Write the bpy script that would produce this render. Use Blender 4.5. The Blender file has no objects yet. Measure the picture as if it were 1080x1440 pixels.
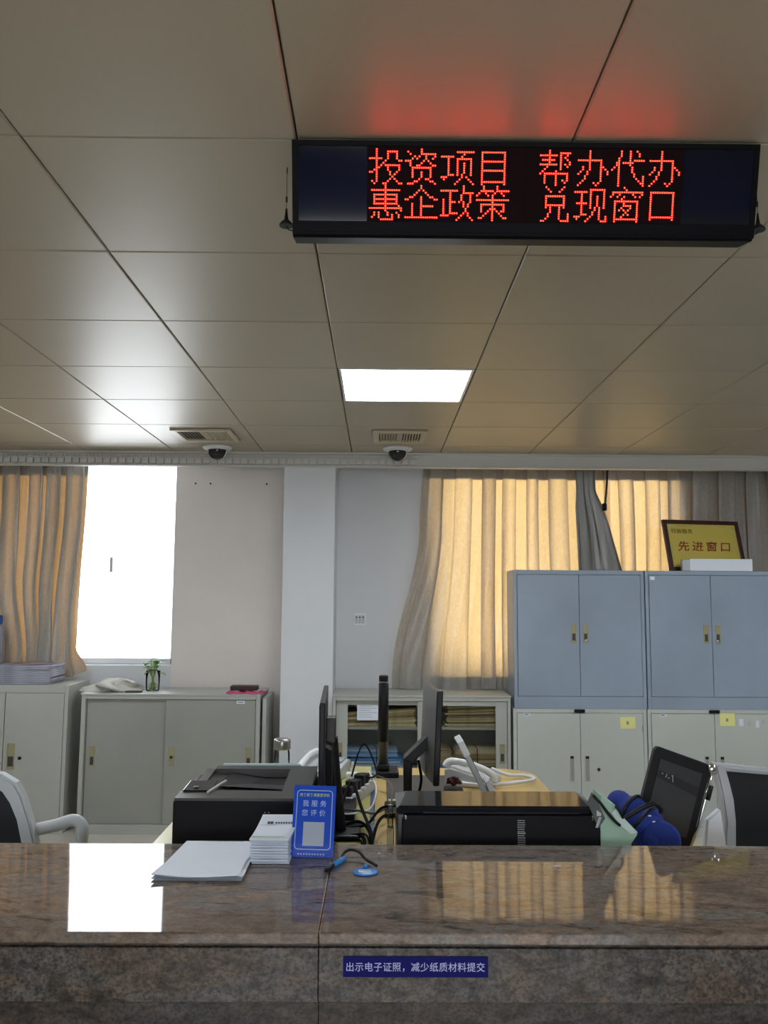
import bpy, bmesh, math, random
from mathutils import Vector, Matrix
random.seed(7)
C = bpy.context.scene.collection
sc = bpy.context.scene
PI = math.pi

# ---------------------------------------------------------------- camera
F, PITCH, YAW, ROLL = 1165.0, math.atan(124/1165), math.atan(8/1165), 0.0065
cam_d = bpy.data.cameras.new('camera'); cam = bpy.data.objects.new('camera', cam_d); C.objects.link(cam)
cam_d.sensor_fit = 'VERTICAL'; cam_d.sensor_height = 36; cam_d.lens = F/1440*36; cam_d.clip_start = .05
fw = Vector((math.sin(YAW)*math.cos(PITCH), math.cos(YAW)*math.cos(PITCH), math.sin(PITCH)))
rt = Vector((math.cos(YAW), -math.sin(YAW), 0)); up = rt.cross(fw)
r2 = rt*math.cos(ROLL)+up*math.sin(ROLL); u2 = -rt*math.sin(ROLL)+up*math.cos(ROLL)
cam.matrix_world = Matrix(((r2.x, u2.x, -fw.x, 0), (r2.y, u2.y, -fw.y, 0), (r2.z, u2.z, -fw.z, 1.5), (0, 0, 0, 1)))
sc.camera = cam

# ---------------------------------------------------------------- world, lights, exposure
SKY = 5.6
PANEL = 15.0
w = bpy.data.worlds.new('sky'); sc.world = w; w.use_nodes = True
bg = w.node_tree.nodes['Background']; bg.inputs[0].default_value = (.93, .96, 1.0, 1); bg.inputs[1].default_value = SKY
for (x0, x1, z0, z1, yy) in ((-3.4, -1.457, 1.03, 2.5, 6.14), (.41, 2.15, .985, 2.5, 6.14), (-1.6, 2.0, .7, 1.93, -3.42)):     # daylight portals in the windows
    ld = bpy.data.lights.new('window_portal', 'AREA'); ld.shape = 'RECTANGLE'; ld.size = x1-x0; ld.size_y = z1-z0
    ld.cycles.is_portal = True
    lo = bpy.data.objects.new('window_portal', ld); C.objects.link(lo)
    lo.location = ((x0+x1)/2, yy, (z0+z1)/2); lo.rotation_euler = (-PI/2 if yy > 0 else PI/2, 0, 0)
sc.view_settings.view_transform = 'Standard'; sc.view_settings.look = 'None'
sc.view_settings.exposure = 0.42; sc.view_settings.gamma = 1.0; sc.view_settings.use_curve_mapping = False

# ---------------------------------------------------------------- materials
MATS = {}
def mat(name, col, rough=.5, metal=0, var=0, vscale=6, bump=0, bscale=200, emit=None, estr=0, coat=0, spec=None, stretch=(1, 1, 1)):
    if name in MATS: return MATS[name]
    m = bpy.data.materials.new(name); m.use_nodes = True; nt = m.node_tree; b = nt.nodes['Principled BSDF']
    b.inputs['Base Color'].default_value = (*col, 1); b.inputs['Roughness'].default_value = rough; b.inputs['Metallic'].default_value = metal
    if coat: b.inputs['Coat Weight'].default_value = coat; b.inputs['Coat Roughness'].default_value = .05
    if spec is not None: b.inputs['Specular IOR Level'].default_value = spec
    if emit: b.inputs['Emission Color'].default_value = (*emit, 1); b.inputs['Emission Strength'].default_value = estr
    if var or bump:
        tc = nt.nodes.new('ShaderNodeTexCoord'); mp = nt.nodes.new('ShaderNodeMapping'); mp.inputs['Scale'].default_value = stretch
        nt.links.new(tc.outputs['Object'], mp.inputs[0])
    if var:
        n = nt.nodes.new('ShaderNodeTexNoise'); n.inputs['Scale'].default_value = vscale; n.inputs['Detail'].default_value = 5
        r = nt.nodes.new('ShaderNodeValToRGB')
        r.color_ramp.elements[0].color = (*[max(0, c*(1-var)) for c in col], 1); r.color_ramp.elements[1].color = (*[min(1, c*(1+var)) for c in col], 1)
        r.color_ramp.elements[0].position = .3; r.color_ramp.elements[1].position = .7
        nt.links.new(mp.outputs[0], n.inputs['Vector']); nt.links.new(n.outputs[0], r.inputs[0]); nt.links.new(r.outputs[0], b.inputs['Base Color'])
    if bump:
        n2 = nt.nodes.new('ShaderNodeTexNoise'); n2.inputs['Scale'].default_value = bscale; n2.inputs['Detail'].default_value = 3
        bp = nt.nodes.new('ShaderNodeBump'); bp.inputs['Strength'].default_value = bump; bp.inputs['Distance'].default_value = .002
        nt.links.new(mp.outputs[0], n2.inputs['Vector']); nt.links.new(n2.outputs[0], bp.inputs['Height']); nt.links.new(bp.outputs[0], b.inputs['Normal'])
    MATS[name] = m; return m

def granite(name, rough, dark, bright=1.0, rot=.35, fine=1.0, st=1.0):
    m = bpy.data.materials.new(name); m.use_nodes = True; nt = m.node_tree; b = nt.nodes['Principled BSDF']; L = nt.links.new
    b.inputs['Roughness'].default_value = rough
    tc = nt.nodes.new('ShaderNodeTexCoord')
    def noise(scale, sc3, rz, det=8, dist=0., ry=0):
        mp = nt.nodes.new('ShaderNodeMapping'); mp.inputs['Scale'].default_value = (1, 1+(sc3[1]-1)*st, 1+(sc3[2]-1)*st); mp.inputs['Rotation'].default_value = (0, ry, rz)
        n = nt.nodes.new('ShaderNodeTexNoise'); n.inputs['Scale'].default_value = scale; n.inputs['Detail'].default_value = det; n.inputs['Roughness'].default_value = .65; n.inputs['Distortion'].default_value = dist
        L(tc.outputs['Object'], mp.inputs[0]); L(mp.outputs[0], n.inputs['Vector']); return n.outputs[0]
    def ramp(src, stops):
        r = nt.nodes.new('ShaderNodeValToRGB'); e = r.color_ramp.elements
        while len(e) < len(stops): e.new(.5)
        for k, (p, c) in enumerate(stops): e[k].position = p; e[k].color = (*[v*bright for v in c], 1)
        L(src, r.inputs[0]); return r.outputs[0]
    base = ramp(noise(3.2, (1, 2.6, 2.6), rot, 7, .8, .12), ((.3, (.09, .075, .065)), (.46, (.20, .145, .11)), (.58, (.17, .155, .145)), (.75, (.31, .20, .135))))
    vein = ramp(noise(8, (1, 3.6, 3.6), rot, 10, 1.2, .12), ((.36, (.0, .0, .0)), (.47, (1/bright,)*3)))
    spk = ramp(noise(130*fine, (1, 1.3, 1.3), rot, 4), ((.36, (dark,)*3), (.56, (1/bright,)*3)))
    spk2 = ramp(noise(35*fine, (1, 1.6, 1.6), rot, 6), ((.3, (dark*.9,)*3), (.6, (1.15/bright,)*3)))
    def mix(t, a, c, f):
        x = nt.nodes.new('ShaderNodeMix'); x.data_type = 'RGBA'; x.blend_type = t; x.inputs[0].default_value = f
        L(a, x.inputs[6]); L(c, x.inputs[7]); return x.outputs[2]
    o = mix('MULTIPLY', base, vein, .55); o = mix('MULTIPLY', o, spk, .8); o = mix('MULTIPLY', o, spk2, .85)
    L(o, b.inputs['Base Color']); MATS[name] = m; return m

def glass_sheet(name, tint=(1, 1, 1), rough=.02, ior=1.45):
    m = bpy.data.materials.new(name); m.use_nodes = True; nt = m.node_tree; nt.nodes.clear(); L = nt.links.new
    o = nt.nodes.new('ShaderNodeOutputMaterial'); t = nt.nodes.new('ShaderNodeBsdfTransparent'); t.inputs[0].default_value = (*tint, 1)
    g = nt.nodes.new('ShaderNodeBsdfGlossy'); g.inputs['Roughness'].default_value = rough
    f = nt.nodes.new('ShaderNodeFresnel'); f.inputs[0].default_value = ior; x = nt.nodes.new('ShaderNodeMixShader')
    L(f.outputs[0], x.inputs[0]); L(t.outputs[0], x.inputs[1]); L(g.outputs[0], x.inputs[2]); L(x.outputs[0], o.inputs[0])
    MATS[name] = m; return m

def fabric(name, col, trans, tmix, rough=.32):
    m = bpy.data.materials.new(name); m.use_nodes = True; nt = m.node_tree; b = nt.nodes['Principled BSDF']; L = nt.links.new
    o = nt.nodes['Material Output']
    b.inputs['Roughness'].default_value = rough; b.inputs['Sheen Weight'].default_value = .3; b.inputs['Coat Weight'].default_value = .4; b.inputs['Coat Roughness'].default_value = .22
    tc = nt.nodes.new('ShaderNodeTexCoord'); mp = nt.nodes.new('ShaderNodeMapping'); mp.inputs['Scale'].default_value = (1, 1, .5)
    n = nt.nodes.new('ShaderNodeTexNoise'); n.inputs['Scale'].default_value = 45; n.inputs['Detail'].default_value = 6; n.inputs['Distortion'].default_value = 1.5
    L(tc.outputs['Object'], mp.inputs[0]); L(mp.outputs[0], n.inputs['Vector'])
    r = nt.nodes.new('ShaderNodeValToRGB'); r.color_ramp.elements[0].position = .35; r.color_ramp.elements[1].position = .65
    r.color_ramp.elements[0].color = (*[c*.82 for c in trans], 1); r.color_ramp.elements[1].color = (*trans, 1)
    L(n.outputs[0], r.inputs[0])
    r3 = nt.nodes.new('ShaderNodeValToRGB'); r3.color_ramp.elements[0].color = (*[c*.85 for c in col], 1); r3.color_ramp.elements[1].color = (*[c*1.1 for c in col], 1)
    L(n.outputs[0], r3.inputs[0]); L(r3.outputs[0], b.inputs['Base Color'])
    t = nt.nodes.new('ShaderNodeBsdfTranslucent'); L(r.outputs[0], t.inputs[0])
    bp = nt.nodes.new('ShaderNodeBump'); bp.inputs['Strength'].default_value = .25; bp.inputs['Distance'].default_value = .004
    L(n.outputs[0], bp.inputs['Height'])
    mp2 = nt.nodes.new('ShaderNodeMapping'); mp2.inputs['Scale'].default_value = (16, 8, 1.2); L(tc.outputs['Object'], mp2.inputs[0])
    n2 = nt.nodes.new('ShaderNodeTexNoise'); n2.inputs['Scale'].default_value = 1.0; n2.inputs['Detail'].default_value = 2; n2.inputs['Distortion'].default_value = .6; L(mp2.outputs[0], n2.inputs['Vector'])
    b2 = nt.nodes.new('ShaderNodeBump'); b2.inputs['Strength'].default_value = .4; b2.inputs['Distance'].default_value = .02
    L(n2.outputs[0], b2.inputs['Height']); L(b2.outputs[0], bp.inputs['Normal']); L(bp.outputs[0], b.inputs['Normal']); L(bp.outputs[0], t.inputs['Normal'])
    x = nt.nodes.new('ShaderNodeMixShader'); x.inputs[0].default_value = tmix
    L(b.outputs[0], x.inputs[1]); L(t.outputs[0], x.inputs[2]); L(x.outputs[0], o.inputs[0]); MATS[name] = m; return m

WALL = mat('wall_paint', (.66, .67, .69), .75, var=.03, vscale=2)
WALL_GLARE = mat('wall_glare_tint', (.78, .715, .67), .75, var=.04, vscale=2)  # same wall as WALL; pinkish window glare put into the colour
PILLAR = mat('pillar_paint', (.70, .72, .75), .7, var=.03, vscale=2)
CORN = mat('cornice_plaster', (.62, .61, .58), .6)
TILE = mat('ceiling_metal_tile', (.405, .355, .258), .40, .0, var=.03, vscale=1.5, bump=.05, bscale=8, spec=.55)
CEILB = mat('ceiling_void', (.10, .085, .06), .8)
FLOOR = mat('floor_tile_cream', (.62, .58, .50), .08, var=.05, vscale=3)
SLAB = granite('granite_polished', .035, .55, 1.2, 1.05)
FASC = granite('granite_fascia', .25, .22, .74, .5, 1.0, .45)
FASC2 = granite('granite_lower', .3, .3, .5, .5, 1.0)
BLK = mat('black_plastic', (.008, .008, .010), .42, bump=.05, spec=.3)
BLKG = mat('black_gloss', (.010, .011, .014), .07)
BLKM = mat('black_matte', (.007, .007, .009), .55, spec=.2)
GRYP = mat('charcoal_plastic', (.055, .052, .050), .34)
WHT = mat('white_plastic', (.75, .76, .78), .35)
LGRY = mat('light_grey_plastic', (.50, .52, .53), .4)
PAPER = mat('paper_white', (.78, .82, .90), .8, var=.03, vscale=4)
PAPERB = mat('paper_edges', (.64, .70, .84), .85, var=.25, vscale=60, stretch=(.2, .2, 8))
INK = mat('ink_dark', (.05, .05, .07), .8)
INKG = mat('ink_grey', (.30, .33, .40), .8)
CABG = mat('cabinet_grey_green', (.34, .345, .31), .38, var=.05, vscale=2)
CABL = mat('cabinet_light', (.46, .47, .43), .38, var=.05, vscale=2)
CREAM = mat('cabinet_cream', (.56, .59, .545), .4, var=.03, vscale=2)
BLUG = mat('cabinet_blue_grey', (.30, .365, .45), .36, var=.09, vscale=2.2)
BRASS = mat('handle_khaki', (.40, .36, .21), .35, .3)
CHROME = mat('chrome', (.75, .75, .75), .15, 1)
STEEL = mat('steel', (.45, .45, .44), .3, 1)
WOOD = mat('desk_laminate_yellow', (.55, .39, .15), .32, var=.10, vscale=3, stretch=(6, .6, 1))
WOODG = mat('desk_laminate_pale', (.46, .42, .15), .35, var=.06, vscale=3, stretch=(6, .6, 1))
BLUE = mat('print_blue', (.006, .085, .60), .35, spec=.12)
SIGNB = mat('strip_blue', (.006, .006, .13), .5, spec=.15)
SIGNT = mat('strip_letters', (.55, .60, .92), .5)
LITB = mat('letters_pale_blue', (.55, .68, .90), .5)
YGRN = mat('letters_yellow_green', (.55, .70, .25), .5)
PEN = mat('pen_blue', (.03, .22, .62), .35)
NAVY = mat('cushion_blue', (.012, .035, .26), .8, bump=.3, bscale=300)
MINT = mat('bag_mint', (.42, .62, .48), .6, var=.06, vscale=6)
PINK = mat('cloth_pink', (.75, .10, .26), .85, bump=.3)
BRWN = mat('leather_brown', (.045, .014, .012), .4)
RED = mat('dark_red', (.07, .008, .012), .5)
KRAFT = mat('kraft_paper', (.46, .36, .20), .8, var=.25, vscale=12)
KRAFTD = mat('kraft_dark', (.26, .19, .10), .8, var=.2, vscale=12)
KRAFTL = mat('kraft_pale', (.72, .62, .40), .8, var=.15, vscale=12)
FPALE = mat('folder_pale_blue', (.45, .62, .85), .5)
KRAFTY = mat('kraft_yellow', (.52, .46, .22), .8, var=.25, vscale=12)
FBLUE = mat('folder_blue', (.14, .42, .85), .5, var=.2, vscale=10)
NEWS = mat('newsprint', (.34, .35, .41), .85, var=.35, vscale=20, stretch=(.4, .4, 6))
GOLD = mat('plaque_gold', (.62, .50, .10), .38, var=.06, vscale=3)
LEAF = mat('leaf_green', (.16, .42, .05), .5, var=.2, vscale=20)
STEM = mat('stem_green', (.25, .30, .08), .6)
POST = mat('note_yellow', (.86, .84, .33), .8)
REARB = mat('backdrop_blue', (.02, .09, .95), .5)
CLOTH = mat('cloth_white', (.70, .68, .62), .8, bump=.4, bscale=60)
MESHB = mat('chair_mesh_black', (.012, .013, .016), .75, bump=.6, bscale=700)
FRG = mat('chair_frame_grey', (.50, .52, .54), .4)
PLUM = mat('folder_mauve', (.33, .24, .28), .6)
CAP = mat('cap_blue', (.02, .08, .30), .4)
JUG = mat('jug_grey', (.30, .29, .36), .3)
CURT = fabric('curtain_satin', (.40, .41, .39), (1.0, .62, .23), .33, .27)
CURTD = fabric('curtain_satin_grey', (.26, .265, .26), (.50, .36, .2), .03, .25)
CURTL = fabric('curtain_satin_left', (.38, .37, .33), (.90, .43, .11), .12, .25)
GLASS = glass_sheet('window_glass', (.97, .98, .98))
CGLASS = glass_sheet('cabinet_glass', (.97, .98, .97), .03, 1.3)
DGLASS = glass_sheet('smoked_panel', (.10, .10, .11), .1)
JGLASS = glass_sheet('jar_glass', (.95, .97, .96), .02, 1.25)
LIT = mat('light_diffuser', (.9, .9, .9), .5, emit=(.88, .94, 1.0), estr=PANEL)
LED = mat('led_red', (.6, .02, .01), .4, emit=(1.0, .014, .007), estr=17.0)
DBLK = mat('display_black', (.004, .004, .005), .5, spec=.08)
LEDH = mat('led_module', (.010, .002, .003), .7, spec=.1)

# ---------------------------------------------------------------- helpers
ORG = {}
ORDW = ['lowest', 'second', 'third', 'fourth', 'fifth', 'sixth', 'seventh', 'eighth', 'ninth', 'tenth', 'eleventh', 'twelfth', 'thirteenth', 'fourteenth', 'fifteenth', 'sixteenth', 'seventeenth', 'eighteenth', 'nineteenth', 'twentieth']
def NB(): return bmesh.new()
def bx(bm, x0, x1, y0, y1, z0, z1, bev=0, M=None, seg=2):
    r = bmesh.ops.create_cube(bm, size=1); vs = r['verts']
    for v in vs: v.co = Vector((x0+(v.co.x+.5)*(x1-x0), y0+(v.co.y+.5)*(y1-y0), z0+(v.co.z+.5)*(z1-z0)))
    if bev:
        es = list({e for v in vs for e in v.link_edges})
        g = bmesh.ops.bevel(bm, geom=es, offset=bev, segments=seg, affect='EDGES', profile=.5); vs = list({v for f in g['faces'] for v in f.verts} | {v for v in vs if v.is_valid})
    if M is not None:
        for v in vs: v.co = M @ v.co
    return vs
def tube(bm, pts, r, seg=8, cap=True, closed=False):
    pts = [Vector(p) for p in pts]; n = len(pts); rr = r if isinstance(r, (list, tuple)) else [r]*n; rings = []
    prev = None
    for i, p in enumerate(pts):
        a = pts[i-1] if (i or closed) else pts[0]; b = pts[(i+1) % n] if (i < n-1 or closed) else pts[-1]
        t = (b-a).normalized()
        if prev is None:
            s = Vector((0, 0, 1)) if abs(t.z) < .9 else Vector((1, 0, 0)); u = t.cross(s).normalized()
        else: u = (prev-t*prev.dot(t)).normalized()
        prev = u; v = t.cross(u)
        rings.append([bm.verts.new(p+(u*math.cos(2*PI*k/seg)+v*math.sin(2*PI*k/seg))*rr[i]) for k in range(seg)])
    for i in range(n if closed else n-1):
        A, B = rings[i], rings[(i+1) % n]
        for k in range(seg): bm.faces.new((A[k], A[(k+1) % seg], B[(k+1) % seg], B[k])).smooth = True
    if cap and not closed: bm.faces.new(rings[0][::-1]); bm.faces.new(rings[-1])
def spline(pts, n=8):
    pts = [Vector(p) for p in pts]; out = []
    for i in range(len(pts)-1):
        p0 = pts[max(i-1, 0)]; p1 = pts[i]; p2 = pts[i+1]; p3 = pts[min(i+2, len(pts)-1)]
        for k in range(n):
            t = k/n; out.append(.5*((2*p1)+(p2-p0)*t+(2*p0-5*p1+4*p2-p3)*t*t+(3*p1-p0-3*p2+p3)*t**3))
    out.append(pts[-1]); return out
def lathe(bm, prof, c, seg=24, M=None):
    c = Vector(c); rings = []
    for r, z in prof:
        rings.append([bm.verts.new(Vector((max(r, 1e-5)*math.cos(2*PI*k/seg), max(r, 1e-5)*math.sin(2*PI*k/seg), z))) for k in range(seg)])
    for A, B in zip(rings, rings[1:]):
        for k in range(seg): bm.faces.new((A[k], A[(k+1) % seg], B[(k+1) % seg], B[k])).smooth = True
    if prof[0][0] > 1e-4: bm.faces.new(rings[0][::-1])
    if prof[-1][0] > 1e-4: bm.faces.new(rings[-1])
    for R in rings:
        for v in R:
            if M is not None: v.co = M @ v.co
            v.co += c
def prism(bm, pts, axis, a, b, bev=0):
    """pts 2D outline; axis 'x': pts=(y,z); 'y': pts=(x,z); 'z': pts=(x,y)"""
    def mk(p, t): return {'x': (t, p[0], p[1]), 'y': (p[0], t, p[1]), 'z': (p[0], p[1], t)}[axis]
    A = [bm.verts.new(mk(p, a)) for p in pts]; B = [bm.verts.new(mk(p, b)) for p in pts]; n = len(pts)
    fs = [bm.faces.new(A), bm.faces.new(B[::-1])]
    for k in range(n): fs.append(bm.faces.new((A[k], B[k], B[(k+1) % n], A[(k+1) % n])))
    if bev:
        es = list({e for f in fs for e in f.edges}); bmesh.ops.bevel(bm, geom=es, offset=bev, segments=2, affect='EDGES', profile=.5)
def quad(bm, a, b, c, d):
    bm.faces.new([bm.verts.new(p) for p in (a, b, c, d)])
def ob(name, bm, m, parent=None, label=None, cat=None, group=None, kind=None, org=None):
    me = bpy.data.meshes.new(name); bmesh.ops.recalc_face_normals(bm, faces=bm.faces)
    if parent is not None: o0 = ORG.get(parent.name, Vector())
    elif org is not None: o0 = Vector(org)
    else: o0 = Vector()
    for v in bm.verts: v.co -= o0
    bm.to_mesh(me); bm.free(); me.materials.append(m)
    o = bpy.data.objects.new(name, me); C.objects.link(o)
    if parent is not None: o.parent = parent
    else: o.location = o0
    ORG[o.name] = o0
    tag(o, label, cat, group, kind); return o
def tag(o, label=None, cat=None, group=None, kind=None):
    if label: o['label'] = label
    if cat: o['category'] = cat
    if group: o['group'] = group
    if kind: o['kind'] = kind
def thing(name, label, cat, loc, group=None):
    o = bpy.data.objects.new(name, None); C.objects.link(o); o.location = loc; o.empty_display_size = .05
    ORG[o.name] = Vector(loc); tag(o, label, cat, group); return o
def S(name, bm, m, parent=None): return ob(name, bm, m, parent, kind=None if parent else 'structure')
def box(name, x0, x1, y0, y1, z0, z1, m, parent=None, bev=0, **k):
    bm = NB(); bx(bm, x0, x1, y0, y1, z0, z1, bev)
    if parent is None and k.get('cat'): k.setdefault('org', ((x0+x1)/2, (y0+y1)/2, z0))
    return ob(name, bm, m, parent, **k)
def copy_tree(o, parent=None):
    c = o.copy(); C.objects.link(c); c.parent = parent; ORG[c.name] = ORG.get(o.name, Vector())
    for ch in list(o.children): copy_tree(ch, c)
    return c
def scale_about_camera(t, k, zmin=None):
    """move a finished thing along the line of sight by scaling about the camera: scale its geometry by k and set it back down by 1.5*(k-1)"""
    dz = Vector((0, 0, 1.5*(1-k))); loc = t.location*k+dz; off = ORG[t.name]; seen = set()  # fixed point is the camera position, so outlines in the image stay
    for o in [t]+list(t.children_recursive):
        if o.type != 'MESH' or o.data.name in seen: continue
        seen.add(o.data.name)
        for v in o.data.vertices:
            p = (v.co+off)*k+dz
            if zmin is not None and p.z < zmin: p.z = zmin+(p.z-zmin)*.001
            v.co = p-loc
    t.location = loc; ORG[t.name] = loc.copy()
def text(name, s, M, width, height, m, parent, spacing=1.0, bold=0.0, shear=0):
    cu = bpy.data.curves.new(name, 'FONT'); cu.body = s; cu.size = 1; cu.space_character = spacing; cu.offset = bold; cu.resolution_u = 3; cu.shear = shear
    t = bpy.data.objects.new('t', cu); C.objects.link(t); bpy.context.view_layer.update()
    me = bpy.data.meshes.new_from_object(t.evaluated_get(bpy.context.evaluated_depsgraph_get())); bpy.data.objects.remove(t); bpy.data.curves.remove(cu)
    xs = [v.co.x for v in me.vertices]; ys = [v.co.y for v in me.vertices]
    sx = width/(max(xs)-min(xs)); sy = height/(max(ys)-min(ys)); cx = (max(xs)+min(xs))/2; cy = (max(ys)+min(ys))/2
    o0 = ORG.get(parent.name, Vector())
    for v in me.vertices: v.co = M @ Vector(((v.co.x-cx)*sx, (v.co.y-cy)*sy, 0)) - o0
    me.materials.clear(); me.materials.append(m)
    o = bpy.data.objects.new(name, me); C.objects.link(o); o.parent = parent; ORG[o.name] = o0; return o
def facing(x, y, z, lean=0, roll=0, yaw=0):
    """matrix for a flat print facing -Y at (x,y,z): local x right, local y up"""
    return Matrix.Translation((x, y, z)) @ Matrix.Rotation(yaw, 4, 'Z') @ Matrix.Rotation(roll, 4, 'Y') @ Matrix.Rotation(PI/2-lean, 4, 'X')

# ================================================================ SETTING
XL, XR, YB = -5.0, 5.2, -3.3  # most coordinates from here on were worked out offline from image pixels
S('floor', (lambda b: (bx(b, XL, XR, YB, 6.2, -.1, 0), b)[1])(NB()), FLOOR)
TX, TY, X0, Y0 = .604, .599, -.184, 1.716
bm = NB(); bx(bm, XL, XR, YB, 5.62, 2.514, 2.56)
ceil = S('ceiling', bm, CEILB)
bm = NB(); bx(bm, XL, XR, 5.62, 6.2, 2.60, 2.64); bx(bm, XL, XR, 5.615, 5.635, 2.5, 2.6)
S('ceiling_recess', bm, WALL, ceil)
def tile_mesh(w_, d_):
    bm = NB(); vs = bx(bm, -w_/2, w_/2, -d_/2, d_/2, 0, .012)
    es = [e for e in bm.edges if e.verts[0].co.z < .001 and e.verts[1].co.z < .001]
    bmesh.ops.bevel(bm, geom=es, offset=.0035, segments=1, affect='EDGES')
    bmesh.ops.recalc_face_normals(bm, faces=bm.faces)
    me = bpy.data.meshes.new('ceiling_tile'); bm.to_mesh(me); bm.free(); me.materials.append(TILE); return me
tm = tile_mesh(TX-.004, TY-.002); tm2 = tile_mesh(TX-.004, 5.62-(Y0+6*TY)-.002)
fill_lights = {(0, -5), (-4, -1), (4, -1), (-4, 3), (4, 3)}  # unseen panels added out of view to brighten the room
lights = [(0, 3)]
for i in range(-8, 9):
    for j in range(-8, 7):
        if (i, j) == (0, 3) or (i, j) in fill_lights: continue
        x = X0+(i+.5)*TX; last = j == 6
        y = Y0+(j+.5)*TY if not last else (Y0+6*TY+5.62)/2
        o = bpy.data.objects.new('ceiling_tile', tm2 if last else tm); C.objects.link(o); o.parent = ceil
        o.location = (x, y, 2.5+random.uniform(0, .0008)); o.rotation_euler = (random.gauss(0, .0012), random.gauss(0, .0016), 0)
        if abs(x) > 4.9: o.scale.x = .6; o.location.x += .1 if x < 0 else -.1
# tile-sized ceiling light
def ceiling_light(i, j, label, group=None):
    x0, x1, y0, y1 = X0+i*TX+.006, X0+(i+1)*TX-.006, Y0+j*TY+.004, Y0+(j+1)*TY-.004
    t = thing('ceiling_light', label, 'ceiling light', ((x0+x1)/2, (y0+y1)/2, 2.5), group)
    bm = NB(); f = .012
    bx(bm, x0, x0+f, y0, y1, 2.498, 2.513, .001); bx(bm, x1-f, x1, y0, y1, 2.498, 2.513, .001)
    bx(bm, x0+f, x1-f, y0, y0+f, 2.498, 2.513, .001); bx(bm, x0+f, x1-f, y1-f, y1, 2.498, 2.513, .001)
    ob('frame', bm, WHT, t)
    box('diffuser', x0+f, x1-f, y0+f, y1-f, 2.502, 2.508, LIT, t)
ceiling_light(0, 3, 'lit square white light panel set flush in the ceiling above the desks')
for (i, j) in sorted(fill_lights): ceiling_light(i, j, {(0, -5): 'unseen fill light panel added above the hall behind the camera', (-4, -1): 'unseen fill light panel added left of the camera', (4, -1): 'unseen fill light panel added right of the camera', (-4, 3): 'unseen fill light panel added left of the view above the desks', (4, 3): 'unseen fill light panel added right of the view above the desks'}[(i, j)])

# back wall with two windows
wins = ((-3.4, -1.457, 1.03, 2.6), (.41, 2.15, .985, 2.6))
bm = NB(); ya, yb = 5.95, 6.2
bx(bm, XL, -3.4, ya, yb, 0, 2.64); bx(bm, -3.4, -1.457, ya, yb, 0, 1.03)
bx(bm, 2.15, XR, ya, yb, 0, 2.64); bx(bm, .41, 2.15, ya, yb, 0, .985)
wb = S('wall_back', bm, WALL)
bm = NB(); bx(bm, -1.457, -.5, ya, yb, 0, 2.64); S('wall_panel_glare', bm, WALL_GLARE, wb)  # stretch beside the left window, glare tint in its colour
bm = NB(); bx(bm, -.5, .41, ya, yb, 0, 2.64); S('wall_panel', bm, WALL, wb)
for k, (x0, x1, z0, z1) in enumerate(wins):
    bm = NB(); f = .04; y0, y1 = 6.08, 6.12
    bx(bm, x0, x1, y0, y1, z0, z0+f, .002); bx(bm, x0, x1, y0, y1, z1-f, z1, .002)
    bx(bm, x0, x0+f, y0, y1, z0, z1, .002); bx(bm, x1-f, x1, y0, y1, z0, z1, .002)
    if k == 0: bx(bm, -2.75, -2.71, y0, y1, z0, z1, .002)
    else: bx(bm, 1.28, 1.32, y0, y1, z0, z1, .002)
    wn = S('window_%d' % (k+1), bm, WHT)
    bm = NB(); bx(bm, x0+f, x1-f, 6.098, 6.102, z0+f, z1-f); ob('pane', bm, GLASS, wn)
    if k == 0:
        bm = NB(); bx(bm, -1.955, -1.935, 6.055, 6.08, 1.69, 1.80, .004); bx(bm, -1.95, -1.94, 6.045, 6.06, 1.73, 1.76, .003); ob('handle', bm, LGRY, wn)
bm = NB(); bx(bm, XL-.15, XL, YB, 6.2, 0, 2.64); S('wall_left', bm, WALL)
bm = NB(); bx(bm, XR, XR+.15, YB, 6.2, 0, 2.64); S('wall_right', bm, WALL)
GX0, GX1, GZ0 = -1.6, 2.0, .7                    # unseen glazing, guessed from reflections, added behind the camera to light the room
bm = NB(); bx(bm, XL, GX0, YB-.15, YB, 0, 2.64); bx(bm, GX1, XR, YB-.15, YB, 0, 2.64); bx(bm, GX0, GX1, YB-.15, YB, 0, GZ0); bx(bm, GX0, GX1, YB-.15, YB, 1.93, 2.64); S('wall_front', bm, WALL)
bm = NB(); bx(bm, GX0, GX1, YB-.10, YB-.05, GZ0, GZ0+.04); bx(bm, GX0, GX1, YB-.10, YB-.05, 1.89, 1.93)
for k in range(5): bx(bm, GX0+k*.89, GX0+.04+k*.89, YB-.10, YB-.05, GZ0+.04, 1.89)
wn = S('window_3', bm, GRYP); bm = NB(); bx(bm, GX0, GX1, YB-.077, YB-.073, GZ0+.04, 1.89); ob('pane', bm, GLASS, wn)
bm = NB(); bx(bm, -.644, -.294, 5.6, 5.95, 0, 2.6, .004); S('pillar', bm, PILLAR)
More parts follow.
